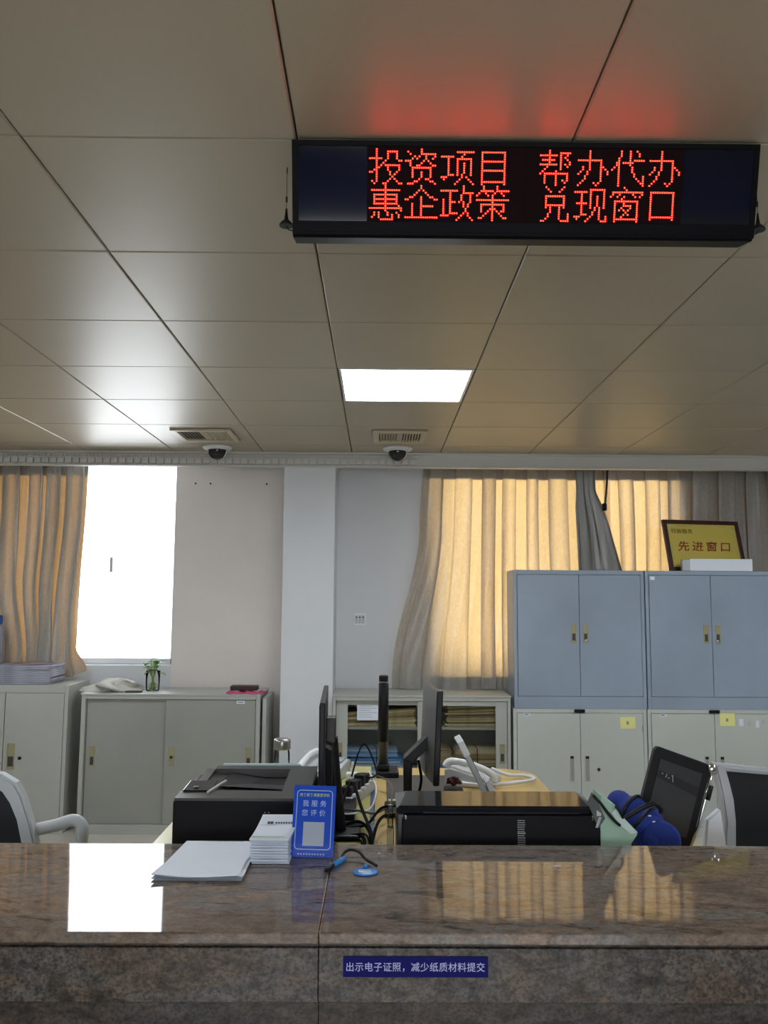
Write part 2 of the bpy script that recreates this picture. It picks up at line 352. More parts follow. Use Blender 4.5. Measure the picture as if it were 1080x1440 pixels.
# cornice along the ceiling edge
bm = NB(); prism(bm, ((5.635, 2.4), (5.635, 2.5), (5.575, 2.5), (5.575, 2.488), (5.59, 2.484), (5.59, 2.412), (5.575, 2.408), (5.575, 2.4)), 'x', XL, XR)
cor = S('trim_1', bm, CORN)
me = None; x = -3.2
while x < .27:                                   # carved dentils on the left run
    if me is None:
        bm = NB(); prism(bm, ((-.021, 0), (.021, 0), (.021, .036), (-.009, .036), (-.021, .018)), 'y', -.018, .001, .002)
        me = bpy.data.meshes.new('dentil'); bmesh.ops.recalc_face_normals(bm, faces=bm.faces); bm.to_mesh(me); bm.free(); me.materials.append(CORN)
    o = bpy.data.objects.new('dentil', me); C.objects.link(o); o.parent = cor; o.location = (x, 5.59, 2.416); x += .052
bm = NB(); x = -3.2
while x < .27: bx(bm, x, x+.010, 5.578, 5.592, 2.464, 2.480); x += .018
o = ob('bead_row', bm, CORN, cor); o['kind'] = 'stuff'
bm = NB(); bx(bm, -5, -.65, 5.93, 5.95, 0, .09, .003); S('baseboard_back', bm, CREAM)

# blue backdrop board on the wall behind the visitor (seen only mirrored in the display)
box('backdrop_board', -2.6, 4.2, YB+.005, YB+.04, 1.98, 2.48, REARB, None, .003, label='long plain blue board high on the wall behind the camera', cat='board')

# ================================================================ SERVICE COUNTER
t = thing('service_counter', 'long polished brown granite service counter across the front', 'counter', (0, 1.7, 0))
for a, b in ((-4.4, -.098), (-.0972, 4.55)):
    bm = NB(); bx(bm, a, b, 1.494, 2.016, .911, .93, .0022); ob('countertop_slab', bm, SLAB, t)
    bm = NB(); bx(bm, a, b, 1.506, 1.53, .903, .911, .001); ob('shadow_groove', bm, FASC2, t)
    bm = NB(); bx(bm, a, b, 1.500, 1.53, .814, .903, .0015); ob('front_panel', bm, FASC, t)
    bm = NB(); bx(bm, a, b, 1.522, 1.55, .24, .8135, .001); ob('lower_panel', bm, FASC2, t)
bm = NB(); bx(bm, -4.4, 4.55, 1.56, 1.60, .164, .24, .001); ob('plinth', bm, BLKM, t)
bm = NB(); bx(bm, -4.4, 4.55, 1.95, 1.98, .164, .911, .001); bx(bm, -4.4, -4.38, 1.55, 1.95, .164, .911); bx(bm, 4.53, 4.55, 1.55, 1.95, .164, .911); ob('carcass', bm, CREAM, t)
t = thing('counter_notice', 'narrow dark blue notice strip stuck on the counter front', 'sign', (.07, 1.5, .86))
box('backing', -.055, .1945, 1.498, 1.4998, .8565, .8905, SIGNB, t)
text('lettering', '出示电子证照，减少纸质材料提交', facing(.0697, 1.4975, .8735), .238, .0155, SIGNT, t, 1.08, .004)

CS = 1.1228                                        # counter and everything on it, scaled about the camera
scale_about_camera(t, CS); scale_about_camera(bpy.data.objects['service_counter'], CS, .0005)
# ================================================================ LED DISPLAY
TILT = math.radians(15); PV = Vector((0, 1.731, 2.395)); VV = Vector((0, -math.sin(TILT), math.cos(TILT))); NV = Vector((0, -math.cos(TILT), -math.sin(TILT)))
def sp(x, v, d=0): return PV+Vector((x, 0, 0))+VV*v+NV*d
led = thing('led_display', 'long black ceiling-hung display with glowing red dot characters', 'display', (.32, 1.76, 2.497))
bm = NB(); a = sp(0, .101); b = sp(0, -.096)
prism(bm, ((a.y, a.z), (b.y, b.z), (b.y+.006, b.z-.004), (b.y+.075, b.z+.012), (a.y+.10, 2.497), (a.y+.02, 2.497)), 'x', -.1935, .826, .0015)
ob('case', bm, DBLK, led)
bm = NB()
def slabq(bm, x0, x1, v0, v1, d0, d1):
    ps = [sp(x, v, d) for d in (d0, d1) for x in (x0, x1) for v in (v0, v1)]
    vs = [bm.verts.new(p) for p in ps]
    for f in ((0, 1, 3, 2), (4, 6, 7, 5), (0, 4, 5, 1), (2, 3, 7, 6), (0, 2, 6, 4), (1, 5, 7, 3)): bm.faces.new([vs[i] for i in f])
slabq(bm, -.1935, .826, .090, .101, 0, .004); slabq(bm, -.1935, .826, -.096, -.068, 0, .004)
slabq(bm, -.1935, -.180, -.068, .090, 0, .004); slabq(bm, .815, .826, -.068, .090, 0, .004)
slabq(bm, -.16, .81, -.090, -.084, .004, .006)
ob('bezel', bm, DBLK, led)
bm = NB(); slabq(bm, -.180, -.030, -.067, .0895, .0005, .0015); ob('glossy_panel', bm, BLKG, led)
bm = NB(); slabq(bm, .6615, .815, -.067, .0895, .0005, .0015); ob('glossy_panel', bm, BLKG, led)
for k in range(4):
    x0 = -.030+k*.1729; bm = NB(); slabq(bm, x0, x0+.1725, -.067, .0895, .0005, .0015); ob('led_module', bm, LEDH, led)
# strokes: (c0,r0,c1,r1) line or (c,r) dot on a 16x16 grid
G = {
'投': [(3,0,3,14),(1,14),(2,15),(0,4,5,4),(0,10),(1,10),(2,9),(4,8,7,5),(8,1,12,1),(8,1,8,4),(12,1,12,4),(13,5),(14,5),(7,7,13,7),(8,8),(8,9),(13,8),(13,9),(9,10),(9,11),(12,10),(11,11),(10,12),(9,13),(11,13),(8,14),(12,14),(6,15),(7,15),(13,15),(14,15)],
'资': [(1,1),(2,2),(4,3),(6,3),(3,4),(5,4),(0,5,2,5),(2,6),(2,7),(7,0,7,2),(7,2,13,2),(13,3),(12,4),(9,3),(9,4),(8,5),(10,5),(7,6),(11,6),(5,7),(6,7),(12,7),(13,7),(3,8,11,8),(3,8,3,12),(11,8,11,12),(7,10,7,12),(6,13),(4,14),(5,14),(1,15,3,15),(9,13),(10,13),(11,14),(12,14),(13,15)],
'项': [(7,1,14,1),(10,2),(9,3),(7,4,13,4),(7,4,7,11),(13,4,13,11),(10,6,10,10),(9,11),(9,12),(8,13),(7,14),(6,15),(11,12),(12,13),(13,14),(14,15),(0,3,5,3),(3,3,3,11),(4,11),(5,11),(0,12,2,12),(1,13)],
'目': [(2,1,2,15),(12,1,12,15),(2,1,12,1),(2,5,12,5),(2,9,12,9),(2,14,12,14)],
'惠': [(7,0,7,11),(1,2,13,2),(2,4,12,4),(2,6,12,6),(2,8,12,8),(2,4,2,8),(12,4,12,8),(0,10,14,10),(13,9),(14,11),(2,12),(2,13),(1,14),(4,12,4,14),(5,15,10,15),(10,13),(10,14),(8,12),(8,13),(12,12),(13,13),(13,14)],
'企': [(7,0),(7,1),(6,2),(8,2),(5,3),(9,3),(4,4),(10,4),(2,5),(3,5),(11,5),(12,5),(0,6),(1,6),(13,6),(14,6),(7,5,7,14),(0,14,14,14),(3,8,3,14),(7,9,12,9)],
'政': [(10,0,10,2),(10,3,14,3),(9,4,9,6),(8,7),(13,4,13,7),(10,7,10,9),(12,8),(12,9),(11,10),(11,11),(10,12),(9,13),(8,14),(7,15),(12,12),(12,13),(13,14),(14,15),(0,2,7,2),(4,2,4,12),(5,7),(6,7),(4,12,7,12),(1,6,1,13),(0,13,3,13)],
'策': [(3,0,3,2),(2,2,7,2),(1,3),(0,4),(4,3),(5,4),(9,0,9,2),(9,2,14,2),(8,3),(11,3),(12,4),(7,4,7,15),(0,6,14,6),(2,8,12,8),(2,8,2,11),(12,8,12,11),(11,11),(6,10),(8,10),(5,11),(9,11),(4,12),(10,12),(3,13),(11,13),(1,14),(2,14),(12,14),(13,14)],
'帮': [(4,0,4,6),(0,2,7,2),(1,4,6,4),(0,6,7,6),(3,7),(2,8),(1,9),(0,10),(9,1,13,1),(9,1,9,8),(12,2),(11,3),(12,4),(13,5),(13,6),(12,7),(11,6),(2,10,12,10),(7,9,7,15),(2,10,2,14),(12,10,12,13),(11,14),(10,13)],
'办': [(1,4,11,4),(6,0,6,8),(5,9),(5,10),(4,11),(4,12),(3,13),(2,14),(1,15),(11,4,11,13),(10,14),(9,15),(8,14),(3,7),(3,8),(2,9),(1,10),(12,7),(13,8),(14,9),(14,10)],
'代': [(4,0,4,2),(3,3,3,15),(2,5),(2,6),(1,7),(0,8),(5,5,9,5),(10,4,14,4),(8,0,8,6),(9,7,9,9),(10,10),(10,11),(11,12),(12,13),(13,14),(14,15),(14,11,14,14),(11,0),(12,1),(12,2)],
'兑': [(3,0),(11,0),(4,1),(5,2),(10,1),(9,2),(3,4,11,4),(3,8,11,8),(3,4,3,9),(11,4,11,9),(5,9,5,11),(4,12),(4,13),(3,14),(2,15),(1,15),(9,8,9,14),(10,15,13,15),(13,12,13,14)],
'现': [(0,2,5,2),(3,2,3,12),(1,7,5,7),(4,12),(5,12),(0,13,2,13),(1,14),(7,1,7,9),(7,1,13,1),(13,1,13,9),(10,4,10,8),(9,9),(9,10),(8,11),(8,12),(7,13),(6,14),(5,15),(11,9,11,14),(12,15,14,15),(14,13),(14,14)],
'窗': [(6,0),(7,1),(1,2,14,2),(1,3),(0,4),(4,3),(3,4),(6,4),(5,5),(10,3),(11,4),(14,3),(13,4),(2,6,12,6),(2,6,2,15),(12,6,12,15),(2,14,12,14),(6,7),(6,8,9,8),(9,9),(5,9),(4,10),(6,10),(8,10),(7,11),(6,12),(8,12),(5,13)],
'口': [(2,2,12,2),(2,13,12,13),(2,2,2,14),(12,2,12,14)],
}
def dots(s):
    out = set()
    for q in s:
        if len(q) == 2: out.add(q)
        else:
            n = max(abs(q[2]-q[0]), abs(q[3]-q[1]))
            for k in range(n+1): out.add((q[0]+round((q[2]-q[0])*k/n), q[1]+round((q[3]-q[1])*k/n)))
    return out
bm = NB()
for row, (l, r) in enumerate((('投资项目', '帮办代办'), ('惠企政策', '兑现窗口'))):
    for blk, st in ((0, l), (76, r)):
        for ci, ch in enumerate(st):
            for (c, rr) in dots(G[ch]):
                p = sp(-.0237+(blk+ci*16+c)*.0049, .0836-(row*16+rr)*.00472, .0016)
                rad = .0017; ring = [bm.verts.new(p+Vector((math.cos(q*PI/4)*rad, 0, 0))+VV*math.sin(q*PI/4)*rad) for q in range(8)]
                top = bm.verts.new(p+NV*.0008)
                for q in range(8): bm.faces.new((ring[q], ring[(q+1) % 8], top))
o = ob('led_dots', bm, LED, led); o['kind'] = 'stuff'; o['label'] = 'glowing red dot characters in two rows'
# antennas with magnetic base beside each end
def antenna(x, y, label, side):
    t = thing('antenna', label, 'antenna', (x, y, 2.325))
    bm = NB(); lathe(bm, ((.015, 0), (.0155, .003), (.012, .008), (.005, .015), (.0028, .03), (.0022, .040)), (x, y, 2.325), 20); ob('base', bm, BLK, t)
    bm = NB(); tube(bm, ((x, y, 2.36), (x, y, 2.455)), .0007, 6); ob('whip', bm, BLK, t)
    bm = NB(); pts = [(x+math.cos(a*.9)*.0019, y+math.sin(a*.9)*.0019, 2.381+a*.00028) for a in range(45)]; tube(bm, pts, .0008, 5); ob('coil', bm, BLK, t)
    bm = NB(); tube(bm, ((x, y, 2.448), (x, y, 2.462)), .0014, 6); ob('tip', bm, BLK, t)
    bm = NB(); tube(bm, spline(((x, y, 2.326), (x+side*.006, y, 2.317), (x+side*.018, y+.004, 2.316), (x+side*.024, y+.01, 2.32))), .0013, 6); ob('cable', bm, BLK, t)
antenna(-.2095, 1.765, 'thin black whip antenna at the left end of the display', 1)
antenna(.843, 1.765, 'thin black whip antenna at the right end of the display', -1)

# ================================================================ CEILING VENTS, DOME CAMERAS
def vent(x0, x1, y0, y1, label):
    t = thing('ceiling_vent', label, 'air vent', ((x0+x1)/2, (y0+y1)/2, 2.499), 'square ceiling vents')
    VM = mat('vent_beige', (.50, .44, .32), .4)
    bm = NB(); f = .035
    for (a, b, c, d) in ((x0, x0+f, y0, y1), (x1-f, x1, y0, y1), (x0+f, x1-f, y0, y0+f), (x0+f, x1-f, y1-f, y1)): bx(bm, a, b, c, d, 2.485, 2.499, .003)
    ob('frame', bm, VM, t)
    box('backing', x0+f, x1-f, y0+f, y1-f, 2.497, 2.4985, mat('vent_inside', (.07, .05, .03), .7), t)
    w_ = x1-x0-2*f; n = 6
    me = None
    for side in (0, 1):
        for k in range(n):
            a = x0+f+.006+k*w_*.40/n if side == 0 else x1-f-.006-k*w_*.40/n
            s = 1 if side == 0 else -1
            bm = NB(); prism(bm, ((a, 2.4965), (a+s*.002, 2.4965), (a+s*.0115, 2.487), (a+s*.0095, 2.487)), 'y', y0+f, y1-f); ob('slat', bm, VM, t)
    cx0, cx1 = x0+f+w_*.43, x1-f-w_*.43; n = 9
    for k in range(n):
        a = y0+f+.008+k*(y1-y0-2*f-.02)/n
        bm = NB(); prism(bm, ((a, 2.4965), (a+.002, 2.4965), (a+.015, 2.487), (a+.013, 2.487)), 'x', cx0, cx1); ob('slat', bm, VM, t)
vent(-1.235, -.872, 4.81, 5.15, 'beige square ceiling vent near the left window')
vent(-.034, .286, 4.815, 5.15, 'beige square ceiling vent behind the lit light panel')
def dome(x, y, yawv, label):
    t = thing('dome_camera', label, 'security camera', (x, y, 2.499))
    bm = NB(); lathe(bm, ((.098, 0), (.100, -.004), (.092, -.014), (.075, -.022), (.066, -.024)), (x, y, 2.499), 36); ob('base', bm, WHT, t)
    bm = NB(); Mx = Matrix.Rotation(yawv, 4, 'Z') @ Matrix.Rotation(.38, 4, 'X')
    lathe(bm, [(.064*math.cos(a), -.064*math.sin(a)) for a in [k*PI/2/10 for k in range(11)]], (x, y, 2.478), 32)
    ob('housing', bm, WHT, t)
    bm = NB(); r = .0655; bmesh.ops.create_uvsphere(bm, u_segments=36, v_segments=24, radius=r)
    d = Vector((math.sin(yawv), -math.cos(yawv), -.35)).normalized()
    bmesh.ops.delete(bm, geom=[v for v in bm.verts if v.co.normalized().dot(d) < .42], context='VERTS')
    for f_ in bm.faces: f_.smooth = True
    for v in bm.verts: v.co += Vector((x, y, 2.476))
    ob('dome_window', bm, BLKG, t)
dome(-1.065, 5.40, .12, 'white dome camera with black window below the left ceiling vent')
dome(.125, 5.40, -.1, 'white dome camera with black window near the middle ceiling vent')

# ================================================================ CURTAINS
def curtain(name, m, NU, NV, fx, fy, z0f, z1f, label, group=None, thick=0, kids=None):
    bm = NB(); g = []
    for j in range(NV+1):
        v = j/NV; row = []
        for i in range(NU+1):
            u = i/NU; z = z1f(u)+(z0f(u)-z1f(u))*v
            row.append(bm.verts.new((fx(u, v), fy(u, v), z)))
        g.append(row)
    for j in range(NV):
        for i in range(NU): bm.faces.new((g[j][i], g[j+1][i], g[j+1][i+1], g[j][i+1])).smooth = True
    t = bpy.data.objects
    me = bpy.data.meshes.new(name); bm.to_mesh(me); bm.free(); me.materials.append(m)
    o = bpy.data.objects.new(name, me); C.objects.link(o); ORG[o.name] = Vector(); tag(o, label, 'curtain', group); return o
def hem(cur, fx, fy, za, zb, z0f, z1f, NU, nm, m, off=.007):
    bm = NB(); rows = []
    for z in (za, (za+zb)/2, zb):
        row = []
        for i in range(NU+1):
            u = i/NU; v = (z-z1f(u))/(z0f(u)-z1f(u)); v = max(0, min(1, v)); row.append(bm.verts.new((fx(u, v), fy(u, v)+off, z1f(u)+(z0f(u)-z1f(u))*v)))
        rows.append(row)
    for A, B in zip(rows, rows[1:]):
        for i in range(NU): bm.faces.new((A[i], A[i+1], B[i+1], B[i])).smooth = True
    ob(nm, bm, m, cur)
def sm(a, b, x):
    t = max(0, min(1, (x-a)/(b-a))); return t*t*(3-2*t)
def folds(seed, k, over):
    R = random.Random(seed); ph = [R.uniform(0, 6.28) for _ in range(6)]
    def warp(u): return 2*PI*(k*u+.10*math.sin(2*PI*u*1.7+ph[0])+.06*math.sin(2*PI*u*4.1+ph[1]))
    def amp(u): return .84+.16*math.sin(2*PI*u*2.6+ph[2])
    def dx(u, v):
        p = warp(u)+.5*math.sin(3*v+ph[3]+u*5); return over*amp(u)*math.sin(2*p)*(.35+.65*sm(0, .12, v))
    def dy(u, v):
        p = warp(u)+.5*math.sin(3*v+ph[3]+u*5); q = math.cos(p)
        q = q-.18*math.cos(3*p); return q*amp(u)+.22*math.sin(2.3*p+6*v+ph[4])*(.3+.7*v)+.10*math.sin(5.1*p+9*v)*v
    return dx, dy
# right pair: panel A hangs left of the tied bunch, its lower left corner dragged out over the low cabinet
dxa, dya = folds(3, 7.5, .031)
def fxa(u, v):
    left = .325-.03*sm(0, .3, v)-.19*sm(.32, .95, v); right = 1.65
    s = u if u > .25 else u
    base = .325+(right-.325)*u; base += (left-.325)*max(0, 1-u/.23)**1.1
    return base+dxa(u, v)*min(1, u/.02, (1-u)/.02)
def fya(u, v): return 5.868+.033*dya(u, v)
ca = curtain('curtain', CURT, 420, 50, fxa, fya, lambda u: .888+.004*math.sin(u*60), lambda u: 2.56, 'golden beige satin curtain behind the tall cabinets, hem dragged left over the glass-door cabinet')
for za, zb, nm in ((.889, .975, 'hem_band'), (2.365, 2.55, 'heading_band')):
    hem(ca, fxa, fya, za, zb, lambda u: .888, lambda u: 2.56, 420, nm, CURTD)
dxc, dyc = folds(11, 6.5, .032)
fxc = lambda u, v: 1.649+(2.87-1.649)*u+dxc(u, v)*(u/.03 if u < .03 else 1)
fyc = lambda u, v: 5.875+.026*dyc(u, v)
cc = curtain('curtain', CURT, 360, 40, fxc, fyc, lambda u: .95, lambda u: 2.56, 'satin curtain behind the yellow award plaque, turning grey at its right end')
hem(cc, fxc, fyc, 2.365, 2.55, lambda u: .95, lambda u: 2.56, 360, 'heading_band', CURTD)
# tied bunch in front
dxt, dyt = folds(21, 3.5, .014)
def fxt(u, v):
    pts = ((0, 1.38, 1.54), (.13, 1.40, 1.545), (.24, 1.405, 1.548), (.335, 1.40, 1.60), (.43, 1.405, 1.637), (.71, 1.415, 1.72), (1, 1.42, 1.76))
    for (v0, a0, b0), (v1, a1, b1) in zip(pts, pts[1:]):
        if v <= v1: t = (v-v0)/(v1-v0); a = a0+(a1-a0)*t; b = b0+(b1-b0)*t; break
    w_ = (b-a)/.16
    return a+(b-a)*u+dxt(u, v)*min(1, w_)
ZT0, ZT1 = 1.38, 2.56
tb = curtain('tied_curtain', CURTD, 160, 60, fxt, lambda u, v: 5.815+.016*dyt(u, v), lambda u: ZT0, lambda u: ZT1, 'dark grey curtain bunch pinched by a black clip between the golden curtains')
zc = 2.165
bm = NB(); bx(bm, 1.585, 1.612, 5.79, 5.835, zc-.026, zc+.026, .006); ob('clip', bm, BLKM, tb)
bm = NB(); tube(bm, spline(((1.60, 5.80, zc+.02), (1.612, 5.80, zc+.12), (1.628, 5.81, 2.46))), .008, 6); ob('tie_cord', bm, BRWN, tb)
# left curtain
dxl, dyl = folds(5, 9.0, .042)
def fxl(u, v):
    b = -3.45+(-2.085+3.45)*u
    b += .10*sm(.55, .95, v)*math.exp(-((u-.62)/.2)**2) + .03*math.sin(v*5+u*9)*sm(.3, 1, v)*(1-u)
    b -= .03*sm(.2, .8, v)*u - .09*sm(.9, 1, v)*sm(.9, 1, u)
    return b+dxl(u, v)*(1 if u < .98 else (1-u)/.02)
def zl(u): return .985+.03*math.sin(u*25)*sm(.5, .7, u)+.03*sm(.97, 1, u)
fyl = lambda u, v: 5.875+.028*dyl(u, v)-.03*sm(.85, 1, v)*sm(.5, .9, u)
cl = curtain('curtain', CURTL, 420, 60, fxl, fyl, zl, lambda u: 2.56, 'brown gold satin curtain drawn to the left side of the bright window')
hem(cl, fxl, fyl, 2.37, 2.55, zl, lambda u: 2.56, 420, 'heading_band', CURTD)
# curtain rails (hidden in the pelmet)
for a, b, lb in ((-3.5, -1.4, 'left'), (.25, 2.9, 'right')):
    bm = NB(); tube(bm, ((a, 5.87, 2.575), (b, 5.87, 2.575)), .012, 10); ob('curtain_rail', bm, STEEL, None, 'metal curtain rail hidden behind the %s part of the cornice' % lb, 'rail', org=((a+b)/2, 5.87, 2.575))

# ================================================================ CABINETS
RECM = mat('recess_grey_green', (.33, .34, .29), .45)
def recess_handle(x0, x1, z0, z1, y, parent, m=BRASS):
    bm = NB(); f = .006
    for (a, b, c, d) in ((x0, x0+f, z0, z1), (x1-f, x1, z0, z1), (x0+f, x1-f, z0, z0+f), (x0+f, x1-f, z1-f, z1)): bx(bm, a, b, y-.004, y, c, d, .001)
    h = ob('handle', bm, m, parent)
    box('finger_recess', x0+f, x1-f, y-.0012, y-.0002, z0+f, z1-f, RECM if m is CREAM else m, h)
    box('pull_slot', x0+f+.001, x1-f-.001, y-.0016, y-.0012, z1-f-(z1-z0)*.10 if m is CREAM else z0+(z1-z0)*.12, z1-f-.001 if m is CREAM else z0+(z1-z0)*.5, BLKM if m is CREAM else GRYP, h)
    return h
def carcass(t, x0, x1, y0, y1, z0, z1, m, side=.02, top=.03, bot=.05, depth_in=.02):
    bm = NB()
    bx(bm, x0, x1, y0+depth_in, y1, z0, z1, .003)
    for a in ((x0, x0+side, z0, z1), (x1-side, x1, z0, z1), (x0+side, x1-side, z1-top, z1), (x0+side, x1-side, z0, z0+bot)): bx(bm, a[0], a[1], y0, y0+depth_in+.002, a[2], a[3], .0015)
    return ob('body', bm, m, t)
# cabinet 1 far left
t = thing('metal_cabinet', 'pale metal cabinet at the far left under the newspapers', 'cabinet', (-2.46, 5.7, 0))
carcass(t, -2.91, -2.007, 5.5, 5.9, 0, .937, CABL, .024, .05, .07)
for a, b, h in ((-2.883, -2.415, 0), (-2.411, -2.033, 1)):
    bm = NB(); bx(bm, a, b, 5.497, 5.512, .073, .885, .002); d = ob('door', bm, CABL, t)
    if h:
        recess_handle(-2.385, -2.335, .40, .565, 5.497, d)
        bm = NB(); lathe(bm, ((.011, 0), (.011, .006), (.006, .007)), (-2.301, 5.497, .472), 16, Matrix.Rotation(PI/2, 4, 'X')); ob('lock', bm, BLK, d)
# cabinet 2 sliding doors
t = thing('sliding_door_cabinet', 'grey-green cabinet with two sliding doors under the potted sprig', 'cabinet', (-1.34, 5.7, 0))
bm = NB(); bx(bm, -1.921, -.761, 5.54, 5.9, 0, .873, .002)
for a in ((-1.921, -1.895, 0, .873), (-.787, -.761, 0, .873), (-1.895, -.787, .850, .873), (-1.895, -.787, 0, .055)): bx(bm, a[0], a[1], 5.5, 5.545, a[2], a[3], .002)
bx(bm, -1.925, -.757, 5.492, 5.9, .873, .885, .002)
ob('body', bm, CABL, t)
bm = NB(); bx(bm, -1.890, -1.34, 5.528, 5.538, .057, .848, .001); d = ob('door', bm, CABG, t); recess_handle(-1.866, -1.830, .41, .545, 5.528, d)
bm = NB(); bx(bm, -1.375, -.790, 5.510, 5.524, .057, .848, .002); d = ob('door', bm, CABG, t); recess_handle(-.848, -.812, .41, .545, 5.510, d)
bm = NB(); bx(bm, -1.345, -1.312, 5.505, 5.5102, .43, .54, .002); h = ob('lock_plate', bm, BRASS, d)
bm = NB(); lathe(bm, ((.009, 0), (.009, .008), (.004, .009)), (-1.328, 5.505, .482), 16, Matrix.Rotation(PI/2, 4, 'X')); ob('lock', bm, BLK, h)
box('label_sticker', -.915, -.862, 5.5090, 5.5098, .822, .842, PAPER, d)
box('label_print', -.905, -.872, 5.5084, 5.5089, .828, .836, INKG, d)
# loose panel between cabinet and pillar
bm = NB(); bx(bm, -.748, -.722, 5.52, 5.9, 0, .86, .003); ob('leaning_panel', bm, CABL, None, 'narrow grey panel standing between the sliding-door cabinet and the pillar', 'panel', org=(-.735, 5.7, 0))
# middle cabinet with glass doors
t = thing('glass_door_cabinet', 'grey-green cabinet with glass sliding doors full of files', 'cabinet', (.29, 5.7, 0))
bm = NB(); a, b = -.288, .872
bx(bm, a, a+.02, 5.5, 5.9, 0, .872, .002); bx(bm, b-.02, b, 5.5, 5.9, 0, .872, .002); bx(bm, a+.02, b-.02, 5.88, 5.9, 0, .872); bx(bm, a+.02, b-.02, 5.5, 5.88, 0, .06, .002)
bx(bm, a+.02, b-.02, 5.5, 5.88, .848, .872, .002); bx(bm, a-.004, b+.004, 5.492, 5.9, .872, .884, .002)
ob('body', bm, CABL, t)
bm = NB(); bx(bm, a+.02, b-.02, 5.56, 5.88, .655, .672, .001); bx(bm, a+.02, b-.02, 5.56, 5.88, .36, .376, .001); ob('shelf', bm, CABL, t)
def gdoor(x0, x1, y, fl, fr, m=CABL):
    bm = NB(); z0, z1 = .062, .846
    bx(bm, x0, x0+fl, y, y+.014, z0, z1, .001); bx(bm, x1-fr, x1, y, y+.014, z0, z1, .001)
    bx(bm, x0+fl, x1-fr, y, y+.014, z1-.030, z1, .001); bx(bm, x0+fl, x1-fr, y, y+.014, z0, z0+.05, .001)
    d = ob('door', bm, m, t); box('pane', x0+fl, x1-fr, y+.006, y+.009, z0+.05, z1-.030, CGLASS, d); return d
d1 = gdoor(-.266, .325, 5.530, .075, .045); d2 = gdoor(.265, .850, 5.512, .045, .075)
recess_handle(-.250, -.222, .45, .575, 5.530, d1); recess_handle(.800, .834, .45, .575, 5.512, d2)
bm = NB(); bx(bm, -.13, .023, 5.5335, 5.5345, .718, .826, .0004); nt_ = ob('paper_note', bm, PAPER, None, 'white handwritten note taped inside the glass door, left half', 'note', org=(-.05, 5.534, .77))
bm = NB()
for k in range(6): bx(bm, -.118, -.118+random.uniform(.07, .12), 5.5330, 5.5334, .808-k*.014, .8105-k*.014)
ob('handwriting', bm, INKG, nt_)
# right cabinets
def pair(name, x0, x1, z0, z1, m, label, hz, tall, dz0, dz1, keyx):
    t = thing(name, label, 'cabinet', ((x0+x1)/2, 5.64, z0))
    carcass(t, x0, x1, 5.5, 5.78, z0, z1, m, .022, z1-dz1-.003, dz0-z0-.003)
    mid = (x0+x1)/2
    out = []
    for a, b in ((x0+.025, mid-.0015), (mid+.0015, x1-.025)):
        bm = NB(); bx(bm, a, b, 5.497, 5.515, dz0, dz1, .0015); out.append(ob('door', bm, m, t))
    w_ = .034
    recess_handle(mid-.075 if tall else mid-.056, mid-.040 if tall else mid-.022, hz-tall*.085-(1-tall)*.06, hz+tall*.085+(1-tall)*.06, 5.497, out[0], CREAM if tall else BRASS)
    recess_handle(mid+.024 if tall else mid+.022, mid+.060 if tall else mid+.056, hz-tall*.085-(1-tall)*.06, hz+tall*.085+(1-tall)*.06, 5.497, out[1], CREAM if tall else BRASS)
    bm = NB(); lathe(bm, ((.010, 0), (.010, .006), (.005, .007)), (keyx, 5.497, hz-.005 if tall else hz-.045), 16, Matrix.Rotation(PI/2, 4, 'X')); ob('lock', bm, BLK if tall else CHROME, out[1])
    return t, out
cr1, co1 = pair('metal_cabinet', .889, 1.759, 0, .802, CREAM, 'cream metal cabinet under the left blue-grey cabinet', .425, 1, .06, .775, 1.439)
cr2, co2 = pair('metal_cabinet', 1.766, 2.636, 0, .802, CREAM, 'cream metal cabinet at far right under the blue-grey one', .425, 1, .06, .775, 2.31)
gr1, go1 = pair('wall_cabinet', .898, 1.764, .803, 1.706, BLUG, 'left blue-grey two-door cabinet stacked on the cream one', 1.29, 0, .885, 1.675, 1.375)
gr2, go2 = pair('wall_cabinet', 1.772, 2.638, .803, 1.706, BLUG, 'right blue-grey two-door cabinet under the yellow award plaque', 1.29, 0, .885, 1.675, 2.243)
for c_, x in ((cr1, 1.32), (cr2, 2.20)):
    bm = NB(); bx(bm, x-.035, x+.035, 5.485, 5.4965, .780, .801, .005); ob('latch', bm, BLKM, c_)
for d, x, z in ((co1[0], .955, .757), (co2[0], 1.845, .757)):
    s = box('label_sticker', x, x+.045, 5.4960, 5.4967, z, z+.018, PAPER, d); box('label_print', x+.006, x+.032, 5.4955, 5.4959, z+.004, z+.013, INKG, s)
for d, x in ((go2[0], 1.805), ):
    s = box('label_sticker', x, x+.03, 5.4960, 5.4967, 1.645, 1.667, PAPER, d)
box('hinge', 1.728, 1.734, 5.490, 5.497, .66, .70, STEEL, co1[1])
for lb, x, z, r in (('yellow sticky note on the left cream cabinet', 1.585, .678, -.03), ('yellow sticky note on the right cream cabinet', 2.235, .70, .0)):
    bm = NB(); bx(bm, 0, .10, 0, .0008, 0, .075 if r else .08, 0, Matrix.Translation((x, 5.4953, z)) @ Matrix.Rotation(r, 4, 'Y'))
    s = ob('sticky_note', bm, POST, None, lb, 'note', org=(x+.05, 5.495, z))
    bm = NB(); bx(bm, x+.04, x+.055, 5.4945, 5.4952, z+.028, z+.048); ob('scribble', bm, INKG, s)
for k, (x, z, w_, h_) in enumerate(((2.36, .70, .03, .045), (2.42, .70, .018, .03), (2.47, .69, .022, .045), (2.51, .71, .02, .03))):
    box('tape_scrap', x, x+w_, 5.4962, 5.4968, z, z+h_, PAPER if k % 2 == 0 else LGRY, co2[1])

